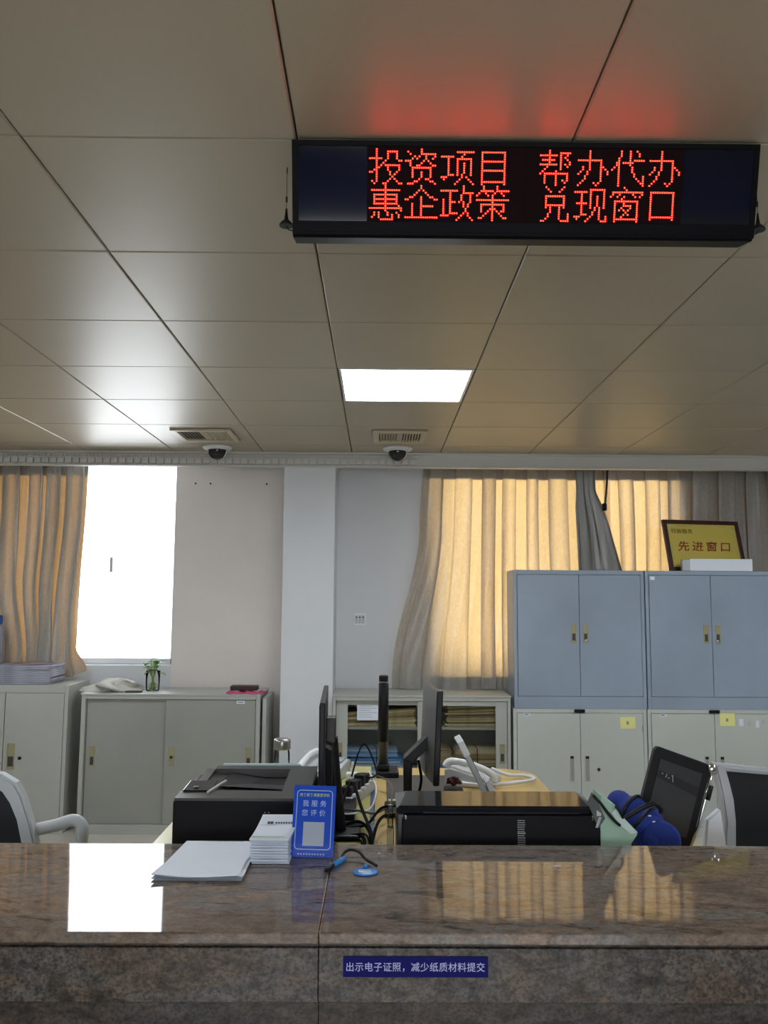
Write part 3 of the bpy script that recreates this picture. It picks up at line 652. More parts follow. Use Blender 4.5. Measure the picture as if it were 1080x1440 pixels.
# files inside the glass cabinet
R = random.Random(4)
SK = {-.225: -.35, .015: -.25, .46: .12}
def pile(x0, x1, y0, z0, z1, mats, th, label, group, cat='folder', name='file_folder', jit=.012, skew=0):
    z = z0; n = 0
    while z+th < z1:
        h = th*R.uniform(.7, 1.35); skew = SK.get(x0, 0); bm = NB(); m = R.choice(mats); a = R.uniform(-jit, jit)
        nseg = 6; ys = []
        bow = R.uniform(0, .004)
        top = []; bot = []
        for k in range(nseg+1):
            xx = x0+(x1-x0)*k/nseg+a; b = skew*(k/nseg-(0 if skew > 0 else 1))*(z-z0)*abs(1 if skew > 0 else 1)*.8 if skew < 0 else skew*(k/nseg)*(z-z0); b = abs(b) if skew > 0 else -abs(b)*.9
            bot.append((xx, z+b)); top.append((xx, z+h*.84+b))
        prism(bm, bot+top[::-1], 'y', y0+R.uniform(0, .012), y0+.22, .0008)
        ob(name, bm, m, None, ORDW[n]+' '+label, cat, group, org=((x0+x1)/2, y0+.1, z)); z += h; n += 1
pile(-.225, .0, 5.565, .6725, .79, (KRAFT, KRAFTD, KRAFTL), .0095, 'brown folder from the bottom, upper shelf pile at the left end', 'folders on the upper shelf, left end')
pile(.015, .255, 5.565, .6725, .80, (KRAFT, KRAFTY, KRAFTL, KRAFTD), .0095, 'kraft folder from the bottom, upper shelf pile left of centre', 'folders on the upper shelf, left of centre')
pile(.46, .79, 5.565, .6725, .818, (KRAFTY, KRAFT, KRAFTL, KRAFTD), .0105, 'yellowish folder from the bottom, upper shelf pile at the right end', 'folders on the upper shelf, right end')
pile(-.235, .16, 5.565, .3765, .475, (FBLUE, PAPERB, FPALE), .008, 'folder from the bottom, blue and white lower shelf pile', 'blue folders on the lower shelf', jit=.02)
pile(-.235, .12, 5.575, .4765, .530, (FBLUE, FPALE), .008, 'of the blue folders topping the lower shelf pile, counted upward', 'blue folders topping the lower shelf pile', jit=.03)
pile(.30, .50, 5.565, .3765, .425, (FBLUE,), .01, 'of the blue folders at lower shelf centre, counted upward', 'blue folders at lower shelf centre')
pile(.30, .49, 5.57, .426, .545, (KRAFT,), .012, 'tan folder above the blue ones at lower shelf centre, counted upward', 'tan folders at lower shelf centre')
pile(.52, .82, 5.565, .3765, .535, (KRAFT, KRAFTY, KRAFTD, KRAFTL), .0095, 'tan folder from the bottom, lower shelf pile at the right end', 'folders on the lower shelf, right end')
for x, lb in ((.0, 'dark string tied around the blue folders'), (.66, 'dark red string tied around the right lower folders')):
    bm = NB(); tube(bm, ((x, 5.558, .378), (x, 5.558, .535), (x-.02, 5.556, .56)), .003, 6); ob('string', bm, RED, None, lb, 'string', org=(x, 5.558, .378))

# ================================================================ ITEMS ON CABINETS / WALL
# award plaque
A_lean, A_yaw = math.radians(14), math.radians(12)
MP = Matrix.Translation((2.255, 5.64, 1.7085)) @ Matrix.Rotation(A_yaw, 4, 'Z') @ Matrix.Rotation(-A_lean, 4, 'X')
aw = thing('award_plaque', 'yellow award plaque in a dark frame leaning above the right cabinet', 'plaque', (2.255, 5.62, 1.708))
W2, HH = .292, .365
bm = NB()
for a in ((-W2, -W2+.028, 0, HH), (W2-.028, W2, 0, HH), (-W2+.028, W2-.028, 0, .028), (-W2+.028, W2-.028, HH-.028, HH)): bx(bm, a[0], a[1], -.012, .012, a[2], a[3], .003, MP)
ob('frame', bm, BRWN, aw)
bm = NB(); bx(bm, -W2+.028, W2-.028, -.003, .008, .028, HH-.028, 0, MP); ob('gold_plate', bm, GOLD, aw)
bm = NB(); zz0, zz1, xx = .042, HH-.042, W2-.045
for a in ((-xx, -xx+.003, zz0, zz1), (xx-.003, xx, zz0, zz1), (-xx, xx, zz0, zz0+.003), (-xx, xx, zz1-.003, zz1)): bx(bm, a[0], a[1], -.0045, -.0035, a[2], a[3], 0, MP)
for sx in (-1, 1):
    bx(bm, sx*xx-.012, sx*xx+.012, -.0047, -.0036, zz1-.014, zz1+.002, 0, MP)
ob('border_line', bm, KRAFTY, aw)
TR = MP @ Matrix.Translation((0, -.005, 0)) @ Matrix.Rotation(PI/2, 4, 'X')
text('small_lettering', '行政服务', TR @ Matrix.Translation((-.155, .285, 0)), .165, .034, BRWN, aw, 1.05, 0)
text('large_lettering', '先进窗口', TR @ Matrix.Translation((-.003, .178, 0)),   .41, .072, mat('plaque_red', (.25, .02, .012), .5), aw, 1.35, .012, .15)
bm = NB(); bx(bm, 2.075, 2.495, 5.505, 5.545, 1.707, 1.788, .003); cb = ob('white_carton', bm, PAPER, None, 'long low white carton in front of the award plaque', 'box', org=(2.28, 5.54, 1.707))
bm = NB(); bx(bm, 2.028, 2.0745, 5.508, 5.54, 1.7075, 1.782, .002); ob('carton_side', bm, LGRY, None, 'greyish left side of the white carton, built as a block', 'box', org=(2.05, 5.54, 1.707))  # the white carton's left side as a separate grey block
# wall socket and outlet, screw holes
t = thing('wall_switch', 'white three-button switch plate on the wall left of the curtain', 'switch', (-.126, 5.95, 1.363))
box('plate', -.170, -.082, 5.938, 5.9495, 1.319, 1.407, WHT, t, .003)
for k in range(3): box('button', -.160+k*.0235, -.140+k*.0235, 5.934, 5.938, 1.334, 1.392, LGRY, t, .001)
bm = NB()
for k in range(3): bx(bm, -.156+k*.0235, -.144+k*.0235, 5.9332, 5.934, 1.374, 1.382)
ob('button_mark', bm, INK, t)
t = thing('wall_outlet', 'white socket low on the pillar behind the left monitor', 'socket', (-.44, 5.6, .47))
box('plate', -.485, -.398, 5.590, 5.5995, .425, .512, WHT, t, .003)
for x in (-.462, -.432): box('socket_hole', x, x+.012, 5.5890, 5.5899, .463, .477, INK, t)
bm = NB()
for x in (-1.324, -1.216, -.81):
    lathe(bm, ((.007, 0), (.004, .004), (.001, .006)), (x, 5.9499, 2.331), 10, Matrix.Rotation(PI/2, 4, 'X'))
ob('screw_plug', bm, BRWN, wb)
# newspapers on far left cabinet
for k in range(10):
    bm = NB(); j = R.uniform(-.015, .015); a = R.uniform(-.04, .04)
    bx(bm, -.24, .24, -.13, .12, 0, .0115, .003, Matrix.Translation((-2.38+j, 5.65, .938+k*.0122)) @ Matrix.Rotation(a, 4, 'Z'))
    ob('newspaper', bm, NEWS, None, ORDW[k]+' newspaper from the bottom of the grey stack at the far left', 'newspaper', 'newspapers on the far left cabinet', org=(-2.38, 5.68, .938+k*.0122))
bm = NB(); Mx = Matrix.Translation((-2.30, 5.64, 1.0615)) @ Matrix.Rotation(.35, 4, 'Z')
bx(bm, -.13, .12, -.09, .09, 0, .006, .002, Mx); ob('folder', bm, PLUM, None, 'mauve folder on top of the newspaper stack', 'folder', org=(-2.30, 5.64, 1.0615))
t = thing('water_jug', 'blue-capped jug at the left edge behind the newspapers', 'jug', (-2.64, 5.60, 1.061))
# stands on the pile end
bm = NB(); lathe(bm, ((.05, 0), (.055, .01), (.055, .20), (.05, .235), (.035, .255), (.035, .262)), (-2.56, 5.63, 1.0612), 24); ob('body', bm, JUG, t)
bm = NB(); lathe(bm, ((.038, 0), (.04, .01), (.04, .055), (.03, .062)), (-2.56, 5.63, 1.3235), 24); ob('cap', bm, CAP, t)
# crumpled plastic bag and small things
def crumple(cx, cy, z0, rx, ry, h, seed, n=26, m2=10, amp=.25):
    RR = random.Random(seed); ph = [(RR.uniform(2, 7), RR.uniform(0, 6.28), RR.uniform(3, 9), RR.uniform(0, 6.28)) for _ in range(7)]
    bm = NB(); rings = []
    for j in range(m2+1):
        b = j/m2*PI/2; row = []
        for i in range(n):
            a = 2*PI*i/n; d = 1+amp*sum(math.sin(p[0]*a+p[1]+p[2]*b) for p in ph)/3.2
            row.append(bm.verts.new((cx+rx*math.cos(a)*math.cos(b)*d, cy+ry*math.sin(a)*math.cos(b)*d, z0+max(0, h*math.sin(b)*(1+amp*.8*math.sin(ph[0][2]*a+ph[1][1]+5*b)*math.cos(b))))))
        rings.append(row)
    for A, B in zip(rings, rings[1:]):
        for k in range(n):
            try: bm.faces.new((A[k], A[(k+1) % n], B[(k+1) % n], B[k])).smooth = True
            except ValueError: pass
    bm.faces.new(rings[0][::-1]); bmesh.ops.remove_doubles(bm, verts=bm.verts, dist=1e-5)
    return bm
ob('plastic_bag', crumple(-1.76, 5.68, .886, .15, .10, .075, 3, 40, 12, .5), CLOTH, None, 'crumpled white plastic bag lying below the left window', 'bag', org=(-1.76, 5.68, .886))
bm = NB(); bx(bm, -.055, .055, -.012, .012, 0, .012, .004, Matrix.Translation((-1.60, 5.56, .886)) @ Matrix.Rotation(.2, 4, 'Z')); ob('marker_pen', bm, GRYP, None, 'small grey marker lying right of the crumpled bag', 'pen', org=(-1.60, 5.56, .886))
# jar with sprig
t = thing('plant_jar', 'leafy green sprig in a glass jar of water on the cabinet', 'plant', (-1.505, 5.66, .886))
bm = NB(); lathe(bm, ((.038, 0), (.044, .006), (.046, .05), (.048, .135)), (-1.505, 5.66, .886), 24); ob('jar', bm, JGLASS, t)
bm = NB(); RR = random.Random(9); tips = []
for k in range(9):
    a = RR.uniform(0, 6.28); r = RR.uniform(.015, .07); h = RR.uniform(.15, .21)
    p = [(-1.505+.02*math.cos(a+2), 5.66+.02*math.sin(a+2), .896), (-1.505+.01*math.cos(a), 5.66+.01*math.sin(a), .98), (-1.505+r*math.cos(a), 5.66+r*math.sin(a)*.6, .886+h)]
    tube(bm, spline(p, 4), .0025, 5); tips.append(Vector(p[-1]))
for k in range(8):
    a = RR.uniform(0, 6.28); tube(bm, spline(((-1.505, 5.66, .95), (-1.505+.03*math.cos(a), 5.66+.03*math.sin(a), .92), (-1.505+.02*math.cos(a+1), 5.66+.02*math.sin(a+1), .893)), 4), .0022, 5)
ob('stem', bm, STEM, t)
for k in range(30):
    tp = tips[k % 9]; a = RR.uniform(0, 6.28); el = RR.uniform(-.3, .7); L_ = RR.uniform(.032, .05); c0 = tp+Vector((RR.uniform(-.02, .02), RR.uniform(-.02, .02), RR.uniform(-.04, .015)))
    bm = NB(); n = 6; d = Vector((math.cos(a)*math.cos(el), math.sin(a)*math.cos(el), math.sin(el))); s = d.cross(Vector((0, 0, 1))).normalized(); nn = s.cross(d)
    Lr, Rr, Mr = [], [], []
    for q in range(n+1):
        u = q/n; wd = L_*.42*math.sin(PI*min(.98, u*.93+.04))**.7; c = c0+d*L_*u-nn*L_*.25*u*u
        Mr.append(bm.verts.new(c)); Lr.append(bm.verts.new(c+s*wd+nn*wd*.3)); Rr.append(bm.verts.new(c-s*wd+nn*wd*.3))
    for q in range(n): bm.faces.new((Lr[q], Lr[q+1], Mr[q+1], Mr[q])).smooth = True; bm.faces.new((Mr[q], Mr[q+1], Rr[q+1], Rr[q])).smooth = True
    ob('leaf', bm, LEAF, t)
# pink cloth + wallet
bm = NB(); N = 20
g = [[bm.verts.new((-.985+.235*i/N+.008*math.sin(j), 5.505+.12*j/8-.02*math.sin(i*.5), .8865+.006+.005*math.sin(i*1.1+j)+.004*math.sin(j*2.2))) for i in range(N+1)] for j in range(9)]
for j in range(8):
    for i in range(N): bm.faces.new((g[j][i], g[j][i+1], g[j+1][i+1], g[j+1][i])).smooth = True
r_ = bmesh.ops.extrude_face_region(bm, geom=bm.faces[:]); 
for v in r_['geom']:
    if isinstance(v, bmesh.types.BMVert): v.co.z = .8862
ob('cloth', bm, PINK, None, 'folded pink cloth on the right end of the sliding-door cabinet', 'cloth', org=(-.87, 5.56, .886))
bm = NB(); bx(bm, -.965, -.785, 5.535, 5.615, .9035, .935, .008); ob('wallet', bm, BRWN, None, 'dark brown purse lying on the pink cloth', 'purse', org=(-.875, 5.57, .90))

# ================================================================ DESKS
def desk(x0, x1, y0, y1, m, label, corner=0):
    t = thing('office_desk', label, 'desk', ((x0+x1)/2, (y0+y1)/2, 0))
    bm = NB()
    if corner:
        pts = [(x0, y0), (x1, y0), (x1, y1-corner)]+[(x1-corner+corner*math.cos(a), y1-corner+corner*math.sin(a)) for a in (.3, .6, .9, 1.2)]+[(x1-corner, y1), (x0, y1)]
        prism(bm, pts, 'z', .722, .75, .002)
    else: bx(bm, x0, x1, y0, y1, .722, .75, .002)
    ob('desktop', bm, m, t)
    bm = NB(); bx(bm, x0+.03, x0+.05, y0+.05, y1-.12, 0, .722, .001); ob('side_panel', bm, m, t)
    bm = NB(); bx(bm, x1-.05, x1-.03, y0+.05, y1-.12, .25, .722, .001); ob('modesty_panel', bm, m, t)
    for y in (y0+.06, y1-.14):
        bm = NB(); bx(bm, x1-.05, x1-.02, y-.02, y+.02, 0, .722, .002); ob('leg', bm, LGRY, t)
    return t
dk1 = desk(-.69, -.022, 2.29, 3.86, WOODG, 'pale yellow office desk behind the counter, left of the cable gap')
dk2 = desk(-.006, .690, 2.29, 3.83, WOOD, 'yellow wood office desk behind the counter, right of the cable gap', .16)
bm = NB(); bx(bm, -.0205, -.0075, 2.29, 3.80, .60, .742, .001); ob('desk_divider', bm, mat('divider_blue_grey', (.12, .19, .36), .5), None, 'thin blue-grey divider strip between the two desks', 'divider', org=(-.014, 3, .6))
desk(.70, 1.09, 2.29, 2.66, WOOD, 'low side desk added behind the counter to hold up the mint bag and blue cushion')  # support added below the counter line, not seen in the image

# laser printer
t = thing('laser_printer', 'bulky black laser printer behind the counter at left', 'printer', (-.365, 2.47, .75))
bm = NB(); prism(bm, ((2.30, .752), (2.64, .752), (2.64, .961), (2.30, .961)), 'x', -.547, -.180, .006); ob('body', bm, BLKM, t)
# lid: sloping top with output well
bm = NB()
def zt(y): return .967+(y-2.30)*.062
def lidquad(x0, x1, y0, y1, drop0=0, drop1=0):
    vs = [bm.verts.new(p) for p in ((x0, y0, zt(y0)-drop0), (x1, y0, zt(y0)-drop0), (x1, y1, zt(y1)-drop1), (x0, y1, zt(y1)-drop1))]
    lo = [bm.verts.new((v.co.x, v.co.y, .960)) for v in vs]
    bm.faces.new(vs); bm.faces.new(lo[::-1])
    for k in range(4): bm.faces.new((vs[k], lo[k], lo[(k+1) % 4], vs[(k+1) % 4]))
xL, xR = -.545, -.182
lidquad(xL+.002, xR, 2.302, 2.37); lidquad(xL+.03, -.49, 2.37, 2.60); lidquad(-.262, xR, 2.37, 2.635); lidquad(-.49, -.262, 2.60, 2.635)
vs = [bm.verts.new(p) for p in ((-.49, 2.37, zt(2.37)-.002), (-.262, 2.37, zt(2.37)-.002), (-.262, 2.60, zt(2.6)-.045), (-.49, 2.60, zt(2.6)-.012))]; bm.faces.new(vs)
ob('lid', bm, GRYP, t)
bm = NB(); prism(bm, ((2.375, zt(2.375)+.0005), (2.60, zt(2.6)+.0005), (2.60, zt(2.6)-.040), (2.40, zt(2.40)-.010)), 'x', -.2635, -.262); ob('well_side', bm, BLK, t)
bm = NB(); quadp = [bm.verts.new(p) for p in ((-.46, 2.44, zt(2.44)-.006), (-.264, 2.40, zt(2.40)-.004), (-.264, 2.598, zt(2.6)-.035), (-.44, 2.598, zt(2.6)-.010))]; bm.faces.new(quadp); ob('output_tray', bm, BLK, t)
bm = NB(); Mx = Matrix.Translation((-.500, 2.40, zt(2.40))) @ Matrix.Rotation(.062, 4, 'X'); bx(bm, -.035, .045, -.04, .06, 0, .004, .002, Mx); cp = ob('control_panel', bm, BLKG, t)
bm = NB(); bx(bm, -.010, .004, -.02, -.004, .004, .007, .001, Mx); ob('button', bm, GRYP, cp)
bm = NB(); bx(bm, .047, .053, -.045, .075, .0, .006, .001, Mx @ Matrix.Rotation(-.25, 4, 'Z')); ob('trim_strip', bm, LGRY, t)
bm = NB(); bx(bm, -.475, -.235, 2.642, 2.655, .96, .992, .002); ob('rear_flap', bm, mat('pale_cyan_plastic', (.50, .66, .66), .4), t)
bm = NB(); bx(bm, -.30, -.297, 2.2985, 2.2995, .93, .932); bx(bm, -.29, -.287, 2.2985, 2.2995, .93, .932); ob('indicator', bm, LGRY, t)

scale_about_camera(t, 1.05, .7505)  # pushed back along the line of sight, hidden bottom flattened at desk level
# wide inkjet printer
def lidz(bm):
    lo = [(.054, 2.262), (.588, 2.262), (.588, 2.45), (.054, 2.45)]; hi = [(.062, 2.268), (.565, 2.268), (.560, 2.41), (.085, 2.41)]
    A = [bm.verts.new((x, y, .941)) for x, y in lo]; B = [bm.verts.new((x, y, .953 if k < 2 else .951)) for k, (x, y) in enumerate(lo)]; D = [bm.verts.new((x, y, .9585 if k < 2 else .965)) for k, (x, y) in enumerate(hi)]
    bm.faces.new(A[::-1]); bm.faces.new(D)
    for P_, Q_ in ((A, B), (B, D)):
        for k in range(4): bm.faces.new((P_[k], P_[(k+1) % 4], Q_[(k+1) % 4], Q_[k]))
t = thing('inkjet_printer', 'wide glossy black inkjet printer seen from behind', 'printer', (.33, 2.36, .75))
bm = NB(); prism(bm, ((.062, .752), (.598, .752), (.590, .90), (.583, .938), (.085, .938), (.068, .93)), 'y', 2.25, 2.47, .005); ob('body', bm, BLKM, t)
bm = NB(); lidz(bm); ob('lid', bm, BLKG, t)
bm = NB(); bx(bm, .125, .540, 2.2595, 2.30, .940, .944, .001); ob('lid_gap', bm, BLK, t)
for x in (.075, .568):
    bm = NB(); bx(bm, x, x+.006, 2.247, 2.25, .928, .938, .001); ob('hinge_pin', bm, CHROME, t)
bm = NB(); bx(bm, .055, .075, 2.255, 2.46, .80, .939, .004); ob('side_shell', bm, GRYP, t)
bm = NB()
RR = random.Random(2)
for k in range(14):
    x = .372
    while x < .390:
        w_ = RR.uniform(.001, .004); bx(bm, x, min(x+w_, .392), 2.2492, 2.2499, .925-k*.0055, .927-k*.0055+(.0015 if k in (6, 13) else 0)); x += w_+.0012
ob('rating_marks', bm, LGRY, t)

scale_about_camera(t, 1.045, .7505)
# monitors
def monitor(name, M, w_, h_, t0, label, body, org):
    t = thing(name, label, 'monitor', org)
    return t
t = thing('monitor', 'black monitor seen edge-on behind the laser printer', 'monitor', (-.12, 2.74, .75))
bm = NB(); Mx = Matrix.Translation((-.170, 2.730, 0)) @ Matrix.Rotation(.04, 4, 'Z')
bx(bm, -.008, .008, -.255, .255, .875, 1.199, .003, Mx); ob('display_shell', bm, BLK, t)
bm = NB(); bx(bm, -.0095, -.0082, -.245, .245, .895, 1.19, 0, Mx); ob('screen', bm, BLKG, t)
bm = NB(); prism(bm, ((.008, .885), (.040, .90), (.040, 1.04), (.008, 1.06)), 'y', 2.60, 2.85, .003)
for v in bm.verts: v.co.x -= .178
ob('rear_housing', bm, BLKM, t)
bm = NB(); bx(bm, -.162, -.132, 2.71, 2.76, 1.045, 1.125, .004, ); ob('bracket', bm, GRYP, t)
bm = NB(); tube(bm, spline(((-.145, 2.735, 1.06), (-.135, 2.735, .95), (-.115, 2.75, .765))), .02, 10); ob('stand_neck', bm, BLK, t)
bm = NB(); bx(bm, -.17, -.05, 2.68, 2.86, .7505, .768, .005); ob('stand_base', bm, BLK, t)

t = thing('monitor', 'thin curved black monitor seen from behind beside the round post', 'monitor', (.13, 3.05, .75))
bm = NB(); pts = []
for k in range(9):
    y = 2.85+.42*k/8; c = -.010*math.sin(PI*k/8)
    pts.append((.212+c-(y-2.85)*.06, y))
outl = [(x+.008, y) for x, y in pts]+[(x-.006, y) for x, y in pts[::-1]]
prism(bm, outl, 'z', .885, 1.196, .003)
for v in bm.verts: v.co.x += (v.co.z-1.196)*.045
ob('display_shell', bm, GRYP, t)
bm = NB(); outl = [(x+.0095, y) for x, y in pts]+[(x+.0083, y) for x, y in pts[::-1]]; prism(bm, outl, 'z', .895, 1.187)
for v in bm.verts: v.co.x += (v.co.z-1.196)*.045
ob('screen', bm, BLKG, t)
bm = NB(); bx(bm, .2020, .2235, 2.836, 2.850, .885, 1.197, .004)
for v in bm.verts: v.co.x += (v.co.z-1.196)*.045
ob('edge_bezel', bm, BLK, t)
bm = NB(); prism(bm, ((.096, .94), (.126, .925), (.192, .985), (.192, 1.03)), 'y', 3.01, 3.09, .003); ob('bracket', bm, BLK, t)
bm = NB(); bx(bm, .096, .127, 3.03, 3.07, .765, .945, .004); ob('stand_neck', bm, BLK, t)
bm = NB(); bx(bm, .03, .21, 2.96, 3.14, .7505, .768, .006); ob('stand_base', bm, BLK, t)

# round post device
t = thing('desk_scanner_post', 'tall round black post with steel collar on the desks', 'scanner', (.028, 3.67, .75))
bm = NB(); bx(bm, -.002, .095, 3.60, 3.76, .7505, .775, .006); bx(bm, -.0, .056, 3.63, 3.70, .775, .80, .008); ob('base', bm, BLK, t)
bm = NB(); lathe(bm, ((.0215, .02), (.0215, .26)), (.028, 3.67, .775), 24); ob('lower_post', bm, GRYP, t)
bm = NB(); lathe(bm, ((.0212, .0), (.0212, .008)), (.028, 3.67, .885), 24); ob('collar', bm, CHROME, t)
bm = NB(); lathe(bm, ((.0225, 0), (.0225, .245), (.017, .25), (.017, .253)), (.028, 3.67, .893), 24); ob('post', bm, BLK, t)
bm = NB(); lathe(bm, ((.0205, 0), (.0205, .022), (.018, .026)), (.028, 3.67, 1.148), 24); ob('cap', bm, BLK, t)
bm = NB(); lathe(bm, ((.0208, 0), (.0208, .004)), (.028, 3.67, 1.144), 24); ob('collar', bm, STEEL, t)

# bottle
t = thing('glass_flask', 'clear glass flask with steel cap behind the laser printer', 'bottle', (-.378, 3.4, .75))
bm = NB(); lathe(bm, ((.026, .001), (.031, .006), (.031, .135), (.028, .150), (.027, .156)), (-.378, 3.4, .75), 28); ob('body', bm, JGLASS, t)
bm = NB(); lathe(bm, ((.027, .003), (.028, .09)), (-.378, 3.4, .752), 24); ob('pale_insert', bm, mat('insert_pale', (.55, .60, .70), .3), t)  # pale insert added so the clear glass shows; no real liner
bm = NB(); lathe(bm, ((.0335, 0), (.034, .003), (.034, .033), (.031, .040), (.024, .042)), (-.378, 3.4, .905), 28); ob('cap', bm, STEEL, t)

# telephones
def phone(x, y, rz, label, sc_=1):
    t = thing('telephone', label, 'telephone', (x, y, .7505))
    M = Matrix.Translation((x, y, .7505)) @ Matrix.Rotation(rz, 4, 'Z') @ Matrix.Scale(sc_, 4)
    bm = NB(); prism(bm, ((-.10, 0), (.10, 0), (.10, .065), (.08, .072), (-.09, .03), (-.10, .02)), 'x', -.09, .09, .004)
    for v in bm.verts: v.co = M @ v.co
    ob('base', bm, LGRY, t)
    bm = NB(); Mh = M @ Matrix.Translation((-.062, 0, .052)) @ Matrix.Rotation(.22, 4, 'X')
    pts = spline(((0, -.10, -.006), (0, -.085, .022), (0, 0, .036), (0, .085, .024), (0, .10, -.002)), 5); rr = [.012+.007*abs(2*k/(len(pts)-1)-1) for k in range(len(pts))]
    tube(bm, [Mh @ Vector(p) for p in pts], rr, 10); ob('handset', bm, WHT, t)
    Mk = M @ Matrix.Translation((.025, 0, .0545)) @ Matrix.Rotation(.245, 4, 'X')
    for i in range(3):
        for j in range(4):
            bm = NB(); bx(bm, -.02+i*.025, -.004+i*.025, -.07+j*.022, -.056+j*.022, 0, .004, .001, Mk); ob('key', bm, WHT, t)
    bm = NB(); bx(bm, -.02, .05, .035, .08, .0, .004, .001, Mk); ob('display_window', bm, INKG, t)
    return t
phone(-.23, 3.60, -.35, 'grey desk telephone behind the left monitor')
phone(.40, 3.52, 1.25, 'white desk telephone on the yellow desk, coiled cord beside it')
bm = NB(); c = spline(((.33, 3.42, .775), (.40, 3.40, .77), (.52, 3.44, .766), (.63, 3.50, .766), (.655, 3.55, .766), (.62, 3.60, .766), (.56, 3.60, .768), (.49, 3.62, .79)), 14)
pts = []; 
for i, p in enumerate(c):
    a = i*1.9; pts.append(p+Vector((math.cos(a)*.0045, math.sin(a)*.0045, math.sin(a+1)*.003)))
tube(bm, c, .0075, 8); tube(bm, pts, .004, 5); ob('coiled_cord', bm, WHT, None, 'thick white coiled telephone cord looping on the yellow desk', 'cord', org=(.5, 3.5, .76))
# leaning tablet seen edge on
t = thing('tablet_stand', 'slim white tablet leaning on a stand, seen edge-on', 'tablet', (.40, 3.1, .75))
Mx = Matrix.Translation((.408, 3.1, .778)) @ Matrix.Rotation(-.46, 4, 'Y')
bm = NB(); bx(bm, -.009, .009, -.07, .07, 0, .215, .003, Mx); ob('tablet_body', bm, LGRY, t)
bm = NB(); bx(bm, -.012, .012, -.072, .072, .19, .245, .003, Mx); ob('top_cap', bm, WHT, t)
bm = NB(); bx(bm, .0092, .011, -.06, .06, .02, .185, 0, Mx); ob('screen', bm, BLKG, t)
bm = NB(); prism(bm, ((.365, .752), (.445, .752), (.440, .80), (.405, .86), (.392, .85), (.418, .79)), 'y', 3.06, 3.14, .002); ob('stand', bm, WHT, t)
bm = NB(); bx(bm, .29, .52, 2.92, 3.04, .7505, .795, .003); wbx = ob('flat_carton', bm, PAPER, None, 'flat white and pale blue carton behind the inkjet printer', 'box', org=(.4, 2.98, .75))
box('blue_mark', .36, .385, 2.9192, 2.9198, .77, .79, PEN, wbx)
# red hair clip
t = thing('hair_clip', 'dark red and black clip bunch behind the inkjet printer', 'clip', (.262, 2.95, .85))
t.location.z = .75; ORG[t.name] = Vector((.262, 2.95, .75))
RR = random.Random(8); bm = NB(); box('holder', .235, .30, 2.92, 2.98, .7505, .855, BLKM, t, .004); 
for k in range(16):
    a = RR.uniform(0, 6.28); e = RR.uniform(0, 1.4); r = .03; c0 = Vector((.267, 2.95, .862)); p1 = c0+Vector((math.cos(a)*math.cos(e), math.sin(a)*math.cos(e), math.sin(e)))*r
    tube(bm, spline((c0, (c0+p1)/2+Vector((0, 0, .01)), p1), 3), [.003, .004, .005, .007, .008, .006, .003], 6)
ob('petal', bm, RED, t)
# mouse pad (dark sheet on the right desk)
box('desk_mat', .04, .33, 3.20, 3.66, .7502, .753, mat('mat_dark', (.06, .055, .05), .6), None, .001, label='dark rectangular desk mat beyond the right monitor', cat='mat')
# power strip with plugs
t = thing('power_strip', 'white power strip crowded with black plugs between the desks', 'power strip', (-.075, 3.25, .75))
Mx = Matrix.Translation((-.075, 3.25, .7505)) @ Matrix.Rotation(-.25, 4, 'Z')
bm = NB(); bx(bm, -.03, .03, -.16, .16, 0, .035, .004, Mx); ob('body', bm, WHT, t)
for k in range(5):
    bm = NB(); bx(bm, -.022, .018, -.14+k*.058, -.10+k*.058, .035, .07+.01*(k % 2), .005, Mx); ob('plug', bm, BLK, t)
    bm = NB(); bx(bm, .020, .034, -.135+k*.058, -.11+k*.058, .030, .044, .002, Mx); ob('socket_tab', bm, WHT, t)
box('power_adapter', -.165, -.072, 2.88, 3.12, .7505, .785, BLK, None, .004, label='flat black power adapter under the loops of cable', cat='adapter')
t = thing('small_adapter', 'small white plug adapter by the post base', 'adapter', (-.10, 3.55, .75))
bm = NB(); bx(bm, -.125, -.075, 3.53, 3.57, .7505, .785, .004); bx(bm, -.105, -.095, 3.54, 3.56, .785, .825, .003); ob('body', bm, WHT, t)
bm = NB(); bx(bm, .045, .125, 3.13, 3.18, .7505, .765, .003); ob('beige_case', bm, mat('beige_case_plastic', (.62, .56, .38), .4), None, 'small beige case on the desk beyond the inkjet printer', 'case', org=(.085, 3.15, .75))
bm = NB(); lathe(bm, ((.008, 0), (.008, .055), (.010, .055), (.010, .06)), (.040, 2.40, .868), 14); bx(bm, .03, .05, 2.38, 2.42, .7505, .868, .003); ob('clear_roller', bm, glass_sheet('clear_acrylic', (.75, .78, .8)), None, 'clear plastic roller stand at the left end of the inkjet printer', 'holder', org=(.04, 2.4, .75))

# cables
CABM = mat('cable_black', (.006, .006, .007), .8, spec=.05)
def cable(pts, r, label, m=CABM):
    bm = NB(); tube(bm, spline(pts, 10), r, 7); ob('cable', bm, m, None, label, 'cable', org=pts[0])
zc_ = .757
cable(((-.12, 2.9, .80), (-.09, 3.1, .84), (-.05, 2.9, .80), (-.015, 2.62, .79), (-.012, 2.45, .765), (-.013, 2.32, .765)), .0055, 'thick black cable running down the gap between the desks')
cable(((-.14, 2.75, zc_+.01), (-.06, 2.82, .775), (-.02, 2.72, .765), (-.018, 2.5, .76), (-.022, 2.32, .76)), .005, 'black cable curving from the left monitor into the desk gap')
cable(((-.16, 2.66, zc_), (-.09, 2.58, zc_), (-.04, 2.61, zc_), (-.045, 2.68, zc_+.01), (-.10, 2.70, zc_), (-.17, 2.72, zc_)), .006, 'black cable loop lying on the left desk')
